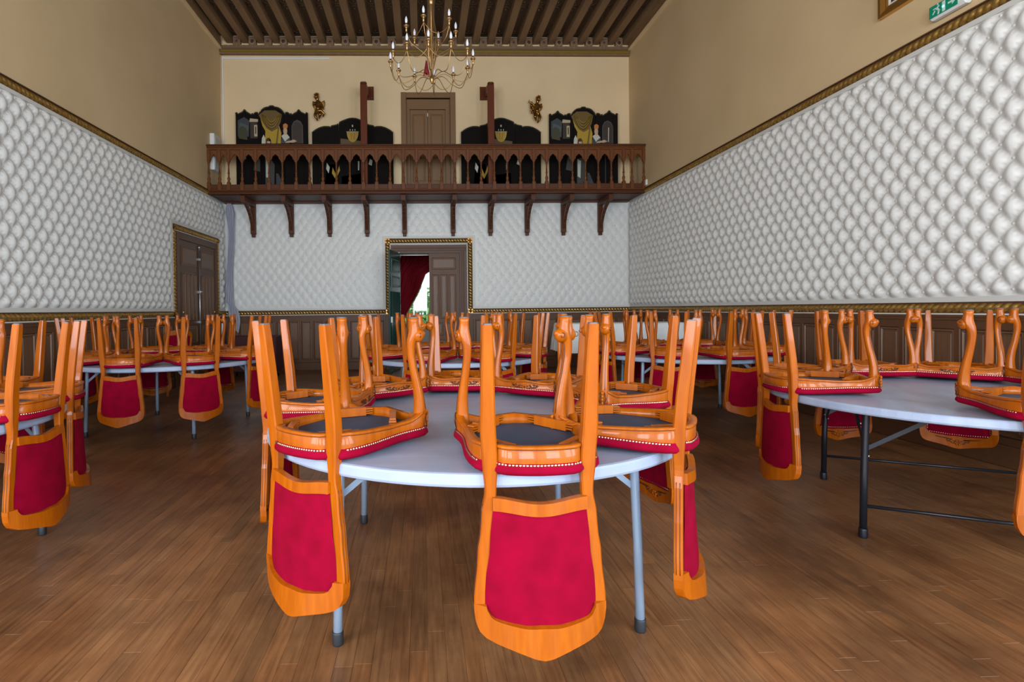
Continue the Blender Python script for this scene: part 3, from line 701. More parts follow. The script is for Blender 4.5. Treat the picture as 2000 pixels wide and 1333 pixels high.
def paint_tall(t, wd, H, flip):
    q = MB(); X = lambda u: (-.5+u)*wd; Z = lambda v: v*H
    def pg(m, *uv, d=-.0135): poly(q, [(X(u), Z(v)) for u, v in uv], m_pt[m], d)
    pg('slate', (.03, .68), (.18, .68), (.19, .86), (.12, .90), (.03, .86))
    pg('sky', (.05, .78), (.17, .74), (.18, .80), (.06, .84), d=-.0142); pg('foliage', (.04, .66), (.16, .64), (.15, .77), (.09, .80), (.04, .77), d=-.0150)
    pg('stone', (.19, .845), (.31, .845), (.31, .875), (.20, .885)); pg('brown', (.20, .66), (.30, .66), (.30, .845), (.20, .845))
    pg('stone', (.255, .68), (.30, .68), (.30, .81), (.255, .81), d=-.0142); pg('brown', (.27, .71), (.285, .71), (.285, .79), (.27, .79), d=-.015)
    pg('mustard', (.40, .60), (.62, .60), (.63, .72), (.60, .80), (.42, .80), (.36, .88), (.33, .93), (.37, .80), (.41, .74))
    pg('ochre', (.32, .92), (.40, .975), (.55, .975), (.64, .93), (.62, .84), (.58, .77), (.50, .735), (.43, .77), (.38, .83), d=-.0142)
    for k in range(6):
        a0, b0, zt0, dp = .365+.012*k, .625-.012*k, .93-.006*k, .165-.022*k
        pts = [(X(a0+(b0-a0)*j/12), -.0155, Z(zt0-dp*math.sin(PI*j/12)**.8)) for j in range(13)]
        q.tube(pts, .007, m_pt['mustard'] if k % 2 else m_pt['ochre_dark'], 4)
    pg('mustard', (.46, .60), (.48, .60), (.49, .74), (.47, .74), d=-.015); pg('ochre', (.55, .60), (.575, .60), (.60, .78), (.585, .79), d=-.015)
    # seated woman with a turban and a child
    pg('slate', (.62, .60), (.74, .60), (.75, .655), (.71, .70), (.645, .70)); pg('linen', (.63, .685), (.66, .705), (.71, .705), (.745, .67), (.70, .64), (.68, .62), d=-.0142)
    pg('skin', (.665, .70), (.705, .70), (.712, .75), (.70, .78), (.665, .78), (.655, .745), d=-.015); pg('orange', (.655, .775), (.715, .775), (.72, .81), (.69, .83), (.655, .815), d=-.0155)
    pg('skin', (.68, .608), (.80, .612), (.845, .625), (.80, .645), (.77, .635), (.70, .625), d=-.015)
    pg('brown', (.415, .60), (.485, .60), (.485, .64), (.46, .665), (.43, .66), (.415, .64), d=-.015); pg('skin', (.43, .602), (.475, .602), (.475, .625), (.43, .625), d=-.0155)
    pg('linen', (.355, .60), (.405, .60), (.41, .655), (.385, .70), (.36, .66), d=-.0142)
    pg('grey', (.77, .60), (.93, .60), (.93, .80), (.90, .85), (.85, .87), (.80, .85), (.77, .80)); pg('brown', (.785, .60), (.915, .60), (.915, .80), (.885, .835), (.85, .85), (.81, .835), (.785, .79), d=-.0142)
    # lower part: skirts glimpsed between the balusters
    pg('grey', (.40, .10), (.52, .10), (.53, .36), (.47, .44), (.40, .42)); pg('linen', (.41, .22), (.45, .20), (.46, .40), (.41, .42), d=-.0142)
    pg('grey', (.24, .30), (.33, .28), (.33, .42), (.27, .46)); pg('slate', (.55, .08), (.66, .10), (.58, .26), (.55, .26)); pg('linen', (.115, .44), (.135, .42), (.15, .50), (.13, .53)); pg('grey', (.26, .48), (.31, .48), (.31, .54), (.27, .55))
    if flip: pg('linen', (.855, .62), (.865, .62), (.87, .78), (.858, .79), d=-.0155); pg('grey', (.81, .14), (.82, .14), (.82, .46), (.81, .50))
    q.build('painting', t)
def paint_low(t, wd, H):
    q = MB(); X = lambda u: (-.5+u)*wd; Z = lambda v: v*H
    def pg(m, *uv, d=-.0135): poly(q, [(X(u), Z(v)) for u, v in uv], m_pt[m], d)
    pg('ochre_dark', (.35, .60), (.64, .60), (.64, .72), (.35, .76)); pg('ochre', (.37, .62), (.62, .62), (.60, .68), (.38, .68), d=-.0138)
    c = .50; pts = [(c+.072*math.cos(a), .845+.135*math.sin(a)) for a in np.linspace(PI, 2*PI, 13)]
    pg('mustard', *[(u, v) for u, v in pts], d=-.0142)
    for k in range(5):
        u = c-.045+k*.0225; q.tube([(X(u), -.0150, Z(.835)), (X(c+(u-c)*.6), -.0150, Z(.745))], .006, m_pt['orange'] if k % 2 else m_pt['stone'], 4)
    q.tube([(X(c-.075), -.015, Z(.847)), (X(c+.075), -.015, Z(.847))], .010, m_pt['stone'], 6)
    for k in range(3): q.ell((X(c-.03+.03*k), -.014, Z(.872)), (.012, .004, .018), m_pt['linen'], 6, 4)
    q.ell((X(c), -.014, Z(.925)), (.018, .004, .026), m_pt['linen'], 8, 4)
    pg('linen', (.17, .36), (.20, .30), (.215, .38), (.18, .44)); pg('mustard', (.24, .30), (.285, .22), (.34, .34), (.33, .40), (.29, .28), (.25, .38)); pg('linen', (.56, .34), (.575, .34), (.58, .46), (.56, .46)); pg('linen', (.69, .42), (.73, .40), (.74, .47), (.71, .49)); pg('brown', (.15, .10), (.32, .10), (.30, .42), (.18, .42), d=-.0120)
    pg('ochre_dark', (.36, .04), (.62, .04), (.62, .30), (.36, .26), d=-.0120)
    q.build('painting', t)
t, H = screen(-3.08, 1.49, 5.52, 'tall', 'tall black three-lobed screen with yellow painted drapery, at the left end of the gallery'); paint_tall(t, 1.49, H, 0)
t, H = screen(-1.415, 1.69, 5.265, 'low', 'low black arched screen with a painted yellow bowl, left of the upper door'); paint_low(t, 1.69, H)
t, H = screen(1.69, 1.69, 5.265, 'low', 'low black arched screen with a painted yellow bowl, right of the upper door'); paint_low(t, 1.69, H)
t, H = screen(3.44, 1.46, 5.50, 'tall', 'tall black three-lobed screen with yellow painted drapery, at the right end of the gallery', R(-1.2)); paint_tall(t, 1.46, H, 1)

# ---------------------------------------------------------------- gilded cherubs
def skin_mesh(name, verts, edges, radii, m, sub=2):
    me = bpy.data.meshes.new(name); me.from_pydata(verts, edges, []); o = bpy.data.objects.new(name, me); COL.objects.link(o)
    md = o.modifiers.new('s', 'SKIN'); sv = me.skin_vertices[0].data
    for k, r in enumerate(radii): sv[k].radius = (r, r)
    sv[0].use_root = True; md.use_smooth_shade = True
    sb = o.modifiers.new('b', 'SUBSURF'); sb.levels = sub; sb.render_levels = sub
    dg = bpy.context.evaluated_depsgraph_get(); me2 = bpy.data.meshes.new_from_object(o.evaluated_get(dg)); me2.materials.clear(); me2.materials.append(m)
    bpy.data.objects.remove(o); me2.name = name; return me2
def cherub(loc_, flip, label, raise_arm):
    t = empty('gilded_cherub', loc_); tag(t, label, 'cherub', 'gilded cherubs on the back wall')
    s = -1 if flip else 1
    V = [(0, 0, .24), (0, -.01, .32), (0.0, -.01, .40), (-.005, -.015, .435), (-.02, -.02, .475), (-.025, -.03, .52),
         (-.06, -.02, .385), (-.10, -.06, .33), (-.05, -.10, .345), (.06, -.02, .385), (.10, -.03, .30) if not raise_arm else (.12, -.04, .43), (.13, -.06, .24) if not raise_arm else (.19, -.05, .465),
         (-.040, -.02, .19), (-.062, -.06, .12), (-.02, -.05, .04), (.0, -.07, 0.0), (.042, -.03, .19), (.055, -.08, .13), (.025, -.04, .075), (.035, -.07, .045)]
    E_ = [(0, 1), (1, 2), (2, 3), (3, 4), (4, 5), (2, 6), (6, 7), (7, 8), (2, 9), (9, 10), (10, 11), (0, 12), (12, 13), (13, 14), (14, 15), (0, 16), (16, 17), (17, 18), (18, 19)]
    r = [.056, .052, .045, .025, .045, .042, .026, .022, .014, .026, .022, .014, .042, .033, .022, .014, .042, .033, .022, .014]
    me = skin_mesh('cherub_body', [(s*x, y, z) for x, y, z in V], E_, r, m_bronze)
    bm = MB(); bm.add([v.co for v in me.vertices], [tuple(p_.vertices) for p_ in me.polygons], m_bronze, True)
    hd = Vector((s*-.028, -.035, .512)); bm.ell(hd, (.050, .052, .058), m_bronze, 12, 9); bm.ell(hd+Vector((s*-.006, -.048, -.008)), (.009, .012, .010), m_bronze, 6, 4)
    for e_ in (-1, 1): bm.ell(hd+Vector((e_*.022-s*.004, -.040, -.020)), (.018, .016, .016), m_bronze, 8, 5); bm.ell(hd+Vector((e_*.018-s*.004, -.047, .008)), (.007, .006, .006), m_bronze, 6, 4); bm.ell(hd+Vector((e_*.050, .004, -.006)), (.008, .010, .014), m_bronze, 6, 4)
    bm.ell((s*.0, -.03, .27), (.050, .045, .055), m_bronze, 10, 7)
    b = bm.build('body', t)
    p = MB()
    for k in range(10):
        a = k*2.4; p.ell((s*-.028+.036*math.cos(a), -.03+.034*math.sin(a), .545+.012*(k % 3)), (.019, .019, .017), m_bronze, 7, 5)
    p.build('curly_hair', b)
    for sg, ln in ((1, 1.0), (-1, .85)):
        p = MB()
        for k in range(6):
            a = R(50+k*17); L_ = (.115-.008*k)*ln
            c = Vector((s*sg*(.045+math.sin(a)*L_*.5), .02+.005*k, .375+math.cos(a)*L_*.5-.008*k))
            p.ell(c, (.020, .010, L_*.5), m_bronze, 8, 5, Matrix.Rotation(s*sg*a, 3, 'Y'))
        p.ell((s*sg*.06, .02, .385), (.035, .018, .03), m_bronze, 8, 5)
        p.build('wing', t)
    if raise_arm:
        p = MB(); p.tube([(s*.10, -.02, .47), (s*.14, -.05, .34), (s*.12, -.06, .20)], [.008, .012, .008], m_bronze, 6); p.tube([(s*.17, -.05, .50), (s*.12, -.05, .30)], .004, m_bronze, 5)
        for k in range(5): p.ell((s*(.10+.02*math.sin(k*2)), -.03-.01*k, .24+.03*k), (.03, .02, .025), m_bronze, 7, 4)
        p.build('quiver', t)
    else:
        p = MB(); p.tube([(s*-.06, -.05, .23), (s*.0, -.07, .20), (s*.07, -.05, .22), (s*.13, -.03, .16), (s*.10, -.02, .10)], [.018, .03, .03, .024, .012], m_bronze, 8); p.build('drapery', t)
cherub((-2.13, YB-.08, 5.20), False, 'gilded winged cherub on the back wall above the left screens', False)
cherub((2.46, YB-.08, 5.155), True, 'gilded winged cherub with a raised arm on the back wall, upper right', True)

# ---------------------------------------------------------------- chandelier
CX, CY = .152, 7.0
ch = empty('chandelier', (CX, CY, 4.15)); tag(ch, 'tall gilt metal chandelier with white candle bulbs hanging from the beamed ceiling', 'chandelier')
p = MB(); p.lathe([(.005, 0), (.014, .01), (.02, .03), (.026, .04), (.026, .09), (.018, .10), (.015, .16), (.010, .3), (.010, 1.0), (.03, 1.02), (.034, 1.06), (.03, 1.12), (.012, 1.14)], m_brass, (0, 0, 0), 12)
p.tube([(0, 0, 1.12), (0, 0, 2.70)], .008, m_brass, 6); p.lathe([(.02, 2.62), (.07, 2.66), (.075, 2.70), (.06, 2.712)], m_brass, (0, 0, 0), 14); p.build('stem', ch)
for k in range(12):
    a = 2*PI*(k+.35)/12; c, s_ = math.cos(a), math.sin(a)
    p = MB(); p.tube(smooth_path([(.016*c, .016*s_, 1.05), (.04*c, .04*s_, .80), (.085*c, .085*s_, .52), (.06*c, .06*s_, .34), (.018*c, .018*s_, .16), (.015*c, .015*s_, .08)], 5), .0042, m_brass, 5); p.build('cage_rod', ch)
def candle(parent, r, a, z):
    c, s_ = r*math.cos(a), r*math.sin(a)
    p = MB(); p.lathe([(.006, -.075), (.012, -.07), (.013, -.03), (.014, -.012), (.030, -.006), (.034, .004), (.030, .010), (.013, .016), (.013, .035)], m_brass, (c, s_, z), 12); cup = p.build('candle_cup', parent)
    p = MB(); p.lathe([(.008, .03), (.015, .05), (.018, .072), (.014, .098), (.006, .118), (.002, .128)], m_bulb, (c, s_, z), 10); p.build('candle_bulb', parent)
def tier(n, r, zb, off, pts, sag):
    for k in range(n):
        a = 2*PI*(k+off)/n; c, s_ = math.cos(a), math.sin(a)
        p = MB(); p.tube(smooth_path([(q*c, q*s_, z) for q, z in pts]+[(r*c, r*s_, zb-.07)], 6), .0046, m_brass, 6); arm = p.build('chandelier_arm', ch)
        a2 = 2*PI*(k+1+off)/n; A, B = Vector((r*c, r*s_, zb-.07)), Vector((r*math.cos(a2), r*math.sin(a2), zb-.07)); Q = []
        for j in range(11):
            t = j/10; q = A.lerp(B, t); q.z -= sag*4*t*(1-t); Q.append(q)
        p = MB(); p.tube(Q, .0038, m_brass, 5); p.build('swag_rod', arm)
        candle(arm, r, a, zb)
tier(12, .53, .30, .833, [(.02, .06), (.16, .12), (.30, .04), (.44, .03)], .11)
tier(6, .325, .70, .20, [(.02, .20), (.06, .34), (.17, .43), (.27, .50)], .12)
p = MB(); p.lathe([(.004, .17), (.012, .15), (.02, .10), (.032, .03), (.036, 0)], m_velvet_dark, (0, 0, 0), 10)
for k in range(10): p.tube([(.033*math.cos(k*.63), .033*math.sin(k*.63), .02), (.036*math.cos(k*.63), .036*math.sin(k*.63), -.03)], .005, m_red, 5)
o = p.build('tassel', None, (.085, 7.0, 4.28)); tag(o, 'small dark red tassel hanging inside the chandelier', 'tassel')

# ---------------------------------------------------------------- small wall things
def simple(name, label, cat, mb): return tag(mb.build(name), label, cat)
w = MB(); w.box(XL, XL+.09, 10.86, 11.2, 4.06, 4.78, m_white, .01); w.box(XL+.085, XL+.095, 10.9, 11.16, 4.12, 4.72, m_cream, .004); simple('wall_cabinet', 'flat white cabinet on the left wall above the gallery', 'cabinet', w)
w = MB(); w.box(XL+.03, XL+.055, YB-.03, YB, 4.5, 6.58, m_white); w.box(XL+.03, -1.9, YB-.02, YB, 6.53, 6.565, m_white); w.tube([(XL+.01, YB-.02, 3.66), (XL+.01, YB-.02, 6.6)], .02, m_plaster_b, 8); struct(w.build('trim_8'))
w = MB(); w.box(XR-.03, XR, 10.6, 10.68, 3.67, 3.78, m_white, .006); w.box(XR-.036, XR-.03, 10.62, 10.66, 3.70, 3.75, m_cream, .002); simple('light_switch', 'tiny white switch box on the right wall beside the gallery', 'switch', w)
w = MB(); w.box(XL, XL+.06, 11.26, 11.38, .78, 1.02, m_white, .008); w.box(XL+.058, XL+.064, 11.28, 11.36, .80, .88, m_black, .002); simple('thermostat', 'small white box with black base on the left wall by the corner', 'thermostat', w)
# exit sign
ex = empty('exit_sign', (XR, 4.42, 3.74)); tag(ex, 'green and white emergency exit sign with running figure on the right wall', 'exit sign')
p = MB(); p.box(-.075, 0, -.165, .165, -.055, .075, m_white, .02); p.build('housing', ex)
p = MB(); p.box(-.080, -.074, -.10, .150, -.040, .060, m_exit_g, .003); f = p.build('green_face', ex)
p = MB(); fx = -.0815
def sg_(pts): p.prism([(y, z) for y, z in pts], fx, -.0795, m_exit_w, 'yz')
sg_([(.075, .044), (.063, .044), (.063, .056), (.075, .056)]); sg_([(.090, .020), (.060, .040), (.052, .034), (.080, .008)]); sg_([(.082, .012), (.066, .020), (.048, -.006), (.062, -.010)])
sg_([(.066, -.004), (.050, -.002), (.060, -.034), (.072, -.034)]); sg_([(.110, .028), (.086, .030), (.088, .022), (.110, .020)]); sg_([(.09, .004), (.11, -.02), (.118, -.014), (.096, .014)])
sg_([(.030, .050), (.004, .050), (.004, -.034), (.030, -.034)])
sg_([(-.020, .018), (-.055, .018), (-.055, .036), (-.090, .010), (-.055, -.016), (-.055, .002), (-.020, .002)]); p.build('pictogram', f)
p = MB(); p.ell((-.084, .02, .006), (.004, .008, .008), m_led, 8, 5); p.build('indicator_light', f)
# framed picture high on the right wall
fr = empty('picture_frame', (XR, 4.72, 4.0)); tag(fr, 'gilt framed dark picture high on the right wall', 'picture')
def frame_ring(w0, w1, d0, d1, m, name):
    q = MB(); y_, z_ = .41, 1.0; R_ = []
    for ins, d in ((w0, 0), (w0, d0), ((w0+w1)/2, max(d0, d1)), (w1, d1), (w1, 0)):
        R_.append([(-d, -y_+ins, ins), (-d, y_-ins, ins), (-d, y_-ins, z_-ins), (-d, -y_+ins, z_-ins)])
    q.loft(R_+[R_[0]], m, caps=False); q.build(name, fr)
frame_ring(0, .055, .05, .035, m_gilt, 'outer_moulding'); frame_ring(.055, .085, .03, .022, m_gilt, 'inner_moulding'); frame_ring(.085, .105, .018, .015, m_cream, 'mount')
q = MB(); q.box(-.012, 0, -.31, .31, .10, .90, m_pt['brown']); q.build('canvas', fr)

# grey cloth hanging in the back left corner
q = MB(); rows = []
for i in range(28):
    t = i/27; z = 3.50-t*2.58; wd = interp(t, [0, .06, .2, .5, .75, .9, 1], [.10, .20, .13, .12, .16, .24, .10]); cxx = XL+.17+.03*math.sin(t*7)+(.08*t if t > .8 else 0)
    rows.append([(cxx+(j/16-.5)*wd, YB-.12+.03*math.sin(j*1.5+t*4)+.01*math.sin(j*3.1), z-(.12*j/16 if t > .7 else 0)) for j in range(17)])
q.loft(rows, m_grey, False, True, closed=False)
q.loft([[(p_[0], p_[1]+.012, p_[2]) for p_ in r_] for r_ in rows], m_grey, False, True, closed=False)
tag(q.build('hanging_cloth'), 'grey cloth strip hanging in the back left corner', 'cloth')

# ---------------------------------------------------------------- chair (modelled on its legs, then turned over: origin = seat top on the table)
HS = .47
INV = lambda q: Vector((-q.x, q.y, HS-q.z))
ci = empty('upturned_chair')
def cpart(mb, name, parent=None): mb.xform(INV); return mb.build(name, parent or ci)
def recl(z): return interp(z, [0, .12, .26, .38, .47, .60, .80, 1.0], [-.028, -.018, -.007, 0, 0, -.005, -.012, -.022])
def bow(x, z): return -(.032+.07*(z-.55))*max(0, 1-(x/.2)**2)
def sq_ring(cx, cy, z, wx, wy, ch=.25):
    a, b = wx/2, wy/2; c = min(a, b)*ch
    return [(cx-a+c, cy-b, z), (cx+a-c, cy-b, z), (cx+a, cy-b+c, z), (cx+a, cy+b-c, z), (cx+a-c, cy+b, z), (cx-a+c, cy+b, z), (cx-a, cy+b-c, z), (cx-a, cy-b+c, z)]
ZO = [0, .004, .06, .15, .26, .34, .40, .45, .50, .53, .575, .62, .663, .69, .727, .76, .796, .82, .846, .865]
OUT = [.172, .175, .176, .178, .180, .180, .176, .174, .168, .167, .177, .180, .184, .190, .192, .194, .199, .202, .204, .2045]
WID = [.026, .029, .034, .039, .044, .047, .047, .046, .036, .034, .040, .039, .036, .040, .040, .036, .037, .038, .037, .037]
DEP = [.030, .034, .036, .038, .040, .040, .040, .038, .034, .032, .030, .030, .030, .030, .030, .030, .030, .030, .030, .030]
for sx in (1, -1):
    q = MB(); rings = [sq_ring(sx*(interp(z, ZO, OUT)-interp(z, ZO, WID)/2), recl(z), z, interp(z, ZO, WID), interp(z, ZO, DEP)) for z in np.linspace(0.004, .865, 46)]
    if sx > 0: rings = rings
    q.loft(rings, m_wood, True, False)
    q.loft([sq_ring(sx*.159, recl(0), z, .024, .028) for z in (0, .004)], m_pad)
    for z0, z1 in ((.56, .865),):     # two dark scratched lines on the outer edge of the stile
        for dy in (-.006, .006): q.tube([(sx*(interp(z, ZO, OUT)+.0006), recl(z)+dy, z) for z in np.linspace(z0, z1, 14)], .0012, m_groove, 4)
    cpart(q, 'rear_leg')
# seat rails
PL = [(0, -.045), (.06, -.041), (.112, -.028), (.136, -.002), (.170, .006), (.194, .05), (.205, .12), (.206, .19), (.206, .26), (.213, .32), (.224, .365), (.227, .395), (.218, .418), (.198, .428), (.165, .430), (.12, .434), (.06, .443), (0, .447)]
def plan(t):   # t in 0..1 along half outline from rear centre to front centre
    k = t*(len(PL)-1); i = min(int(k), len(PL)-2); f = k-i; a = PL[max(i-1, 0)]; b = PL[i]; c = PL[i+1]; d = PL[min(i+2, len(PL)-1)]
    return tuple(.5*((2*b[n])+(c[n]-a[n])*f+(2*a[n]-5*b[n]+4*c[n]-d[n])*f*f+(3*b[n]-a[n]-3*c[n]+d[n])*f**3) for n in (0, 1))
def zbot(t): return interp(t, [0, .12, .20, .27, .36, .46, .55, .62, .70, .78, .86, .93, 1], [.374, .374, .372, .372, .382, .392, .390, .372, .358, .374, .388, .386, .378])
def rail_rings(t0, t1, n, sx):
    rings = []
    for t in np.linspace(t0, t1, n):
        x, y = plan(t); xa, ya = plan(max(0, t-.01)); xb, yb_ = plan(min(1, t+.01)); T_ = Vector((xb-xa, yb_-ya, 0)).normalized(); N = Vector((T_.y, -T_.x, 0)); p_ = Vector((x, y, 0)); zb = zbot(t)
        prof = [(.003, zb), (.003, zb+.009), (-.002, zb+.0105), (-.002, zb+.0125), (0, zb+.0145), (.001, .425), (.001, .430), (-.026, .430), (-.026, zb)]
        r_ = [p_+N*d+Vector((0, 0, z)) for d, z in prof]; rings.append([(sx*v.x, v.y, v.z) for v in r_])
    return rings
def rail(t0, t1, n, sx, mb):
    if sx == 0 or sx == 2:
        rr = rail_rings(t0, t1, n, 1); mr = [[(-p_[0], p_[1], p_[2]) for p_ in r_] for r_ in rr]
        rr = mr[::-1][:-1]+rr if sx == 0 else rr[:-1]+mr[::-1]
    else:
        rr = rail_rings(t0, t1, n, sx)
        if sx < 0: rr = rr[::-1]
    k = len(mb.m); mb.loft(rr, m_wood, True, True)
    # darken groove strip
    g = mb.mi(m_groove); nr = len(rr[0])
    for i in range(len(rr)-1):
        for j in (2,): mb.m[k+i*nr+j] = g
for sx in (1, -1):
    q = MB(); rail(.235, .66, 22, sx, q); cpart(q, 'side_rail')
q = MB(); rail(0, .170, 8, 0, q); cpart(q, 'rear_rail')
q = MB(); rail(.69, 1, 12, 2, q); cpart(q, 'front_rail')
def curl(mb, c, r, a0, turns, m, plane, n=14, th=.0028, sx=1):
    pts = []
    for k in range(n):
        t = k/(n-1); a = a0+turns*2*PI*t; rr = r*(1-.75*t); u, v = c[0]+sx*rr*math.cos(a), c[1]+rr*math.sin(a); pts.append(plane(u, v))
    mb.tube(pts, [th*(1-.4*k/(n-1)) for k in range(n)], m, 4)
fy = lambda x: interp(abs(x), [0, .06, .12, .17, .205], [.447, .443, .434, .430, .428])+.003
q = MB(); pf = lambda u, v: (u, fy(u), v)
for sx in (1, -1):
    curl(q, (sx*.022, .415), .013, 0, .9, m_groove, pf, sx=sx); curl(q, (sx*.050, .410), .012, PI, -.8, m_groove, pf, sx=sx)
    q.tube([pf(sx*u, v) for u, v in ((.03, .405), (.045, .420), (.065, .418), (.085, .408))], [.003, .004, .003, .0015], m_groove, 4); q.tube([pf(sx*u, v) for u, v in ((.055, .402), (.07, .410), (.08, .402))], [.002, .0035, .0015], m_groove, 4)
for k in range(6): q.ell(pf(.010*math.cos(k*PI/3), .418+.010*math.sin(k*PI/3)), (.006, .004, .006), m_wood, 6, 4)
q.ell(pf(0, .418), (.005, .006, .005), m_groove, 6, 4); cpart(q, 'rail_carving')
# cushion, underside cloth, corner blocks
outl = [plan(t) for t in np.linspace(0, 1, 30)]; full = outl+[(-x, y) for x, y in reversed(outl[1:-1])]
def ring_at(ins, z, k=1.0):
    n = len(full); r_ = []
    for i, (x, y) in enumerate(full):
        a, b = full[i-1], full[(i+1) % n]; T_ = Vector((b[0]-a[0], b[1]-a[1], 0)).normalized(); N = Vector((T_.y, -T_.x, 0)); r_.append((x-N.x*ins, y-N.y*ins, z))
    return r_
def mixring(f, z): return [(x*f, .2+(y-.2)*f, z) for x, y in full]
q = MB(); q.loft([ring_at(.006, .421), ring_at(-.002, .426), ring_at(-.006, .434), ring_at(-.012, .443), ring_at(-.013, .452), ring_at(-.004, .461), mixring(.90, .4665), mixring(.7, .468), mixring(.4, .470), mixring(.1, .470)], m_velvet, True, True); cushion = cpart(q, 'seat_cushion')
q = MB(); n = len(full); per = []
for i in range(n):
    a, b = Vector((*full[i], 0)), Vector((*full[(i+1) % n], 0)); per.append((a, b))
tot = sum((b-a).length for a, b in per); sN = int(tot/.0105); acc = 0; nxt = 0
for a, b in per:
    L_ = (b-a).length; N = Vector(((b-a).y, -(b-a).x, 0)).normalized()
    while nxt < acc+L_:
        p_ = a.lerp(b, (nxt-acc)/L_); nxt += tot/sN
        if abs(abs(p_.x)-.155) < .026 and p_.y < .03: continue
        c = p_+N*.005+Vector((0, 0, .4305)); T_ = Vector((-N.y, N.x, 0)); r_ = .0045
        ring = [c+T_*(r_*math.cos(k*PI/2.5))+Vector((0, 0, r_*math.sin(k*PI/2.5))) for k in range(5)]
        q.add(ring+[c+N*.0045], [(k, (k+1) % 5, 5) for k in range(5)], m_nail, True)
    acc += L_
# nails round the front of the back panel
bn = [(.135, .60), (.148, .66), (.150, .72), (.158, .79), (.163, .85)]
for sx in (1, -1):
    for z in np.arange(.60, .87, .012):
        x = sx*interp(z, [b[1] for b in bn], [b[0] for b in bn]); c = Vector((x, recl(z)+bow(x, z)+.018, z)); ring = [c+Vector((.004*math.cos(k*PI/2.5), 0, .004*math.sin(k*PI/2.5))) for k in range(5)]
        q.add(ring+[c+Vector((0, .004, 0))], [(k, (k+1) % 5, 5) for k in range(5)], m_nail, True)
for x in np.arange(-.15, .155, .012):
    z = .885; c = Vector((x, recl(z)+bow(x, z)+.018, z+.012*(1-(x/.16)**2))); ring = [c+Vector((.004*math.cos(k*PI/2.5), 0, .004*math.sin(k*PI/2.5))) for k in range(5)]
    q.add(ring+[c+Vector((0, .004, 0))], [(k, (k+1) % 5, 5) for k in range(5)], m_nail, True)
cpart(q, 'nail_trim')['kind'] = 'stuff'
q = MB(); q.loft([ring_at(.024, .415), ring_at(.024, .422)], m_dust); cpart(q, 'underside_cloth')
def block(a, b, w_=.024, z0=.378, z1=.412):
    q = MB(); a, b = Vector((*a, 0)), Vector((*b, 0)); t = (b-a).normalized(); N = Vector((-t.y, t.x, 0))*w_/2
    q.loft([[p_-N+Vector((0, 0, z0)), p_+N+Vector((0, 0, z0)), p_+N+Vector((0, 0, z1)), p_-N+Vector((0, 0, z1))] for p_ in (a, b)], m_wood)
    for e_, d in ((a, -t), (b, t)):
        for k in range(3):
            zz = z0+.004+k*.009; p0, p1 = e_, e_+d*.028
            q.loft([[p_-N*1.15+Vector((0, 0, zz)), p_+N*1.15+Vector((0, 0, zz)), p_+N*1.15+Vector((0, 0, zz+.005)), p_-N*1.15+Vector((0, 0, zz+.005))] for p_ in (p0, p1)], m_wood)
    cpart(q, 'corner_block')
for sx in (1, -1): block((sx*.075, .395), (sx*.168, .285)); block((sx*.075, .0), (sx*.150, .085))
# cabriole front legs
for sx in (1, -1):
    q = MB(); pts = [(.44, .0, .046, .044), (.415, .002, .050, .047), (.385, .006, .050, .048), (.36, .008, .046, .044), (.32, .007, .040, .038), (.27, .001, .034, .034), (.21, -.010, .030, .031), (.15, -.018, .029, .030), (.115, -.019, .031, .032), (.09, -.014, .037, .038), (.07, -.005, .044, .042), (.05, -.001, .042, .040), (.034, -.003, .036, .036), (.015, -.004, .035, .035), (.004, -.004, .038, .038)]
    rings = []
    zz = [p_[0] for p_ in pts][::-1]; oo = [p_[1] for p_ in pts][::-1]; ww = [p_[2] for p_ in pts][::-1]; dd = [p_[3] for p_ in pts][::-1]
    for z in np.linspace(.004, .44, 34):
        o_ = interp(z, zz, oo); a_, b_ = interp(z, zz, ww)/2, interp(z, zz, dd)/2; cx_, cy_ = .199+o_*.72, .400+o_*.72; ring = []
        for k in range(12):
            an = 2*PI*k/12; ca, sa = math.cos(an), math.sin(an); e_ = .75
            ring.append((sx*(cx_+a_*math.copysign(abs(ca)**e_, ca)), cy_+b_*math.copysign(abs(sa)**e_, sa), z))
        rings.append(ring if sx > 0 else ring[::-1])
    q.loft(rings, m_wood, True, True)
    q.ell((sx*(.199+.007), .407, .072), (.026, .026, .027), m_wood, 12, 8); q.ell((sx*(.199+.018), .418, .066), (.014, .014, .014), m_wood, 10, 6)
    for s2 in (1, -1):   # small scrolls each side of the knob and a line down the leg
        c_ = Vector((sx*(.199+.012+s2*.015), .412-s2*.015, .070)); q.tube([c_+Vector((sx*s2*.004, -s2*.004, 0))+Vector((.006*math.cos(a), .006*math.cos(a), .009*math.sin(a))) for a in np.linspace(0, 5, 9)], .0016, m_groove, 4)
        q.tube([(sx*(.199+interp(z, zz, oo)*.72+(interp(z, zz, ww)/2*.98 if s2 > 0 else interp(z, zz, ww)*.22)), .400+interp(z, zz, oo)*.72+(interp(z, zz, dd)/2*.98 if s2 < 0 else interp(z, zz, dd)*.22), z) for z in np.linspace(.10, .36, 16)], .0013, m_groove, 4)
    q.lathe([(.018, 0), (.018, .004)], m_pad, (sx*.196, .397, 0), 10)
    leg = cpart(q, 'front_leg')
    q = MB()
    for k in range(4): q.ell((sx*.224, .426, .375+.016*k), (.009-.001*k, .009-.001*k, .010), m_wood, 6, 4)
    for s2 in (1, -1):
        q.tube([(sx*(.224+s2*.006), .426-s2*.006, .37), (sx*(.222+s2*.012), .424-s2*.014, .40), (sx*(.222+s2*.006), .424-s2*.006, .43)], [.0022, .0030, .0015], m_groove, 4)
    cpart(q, 'knee_carving', leg)
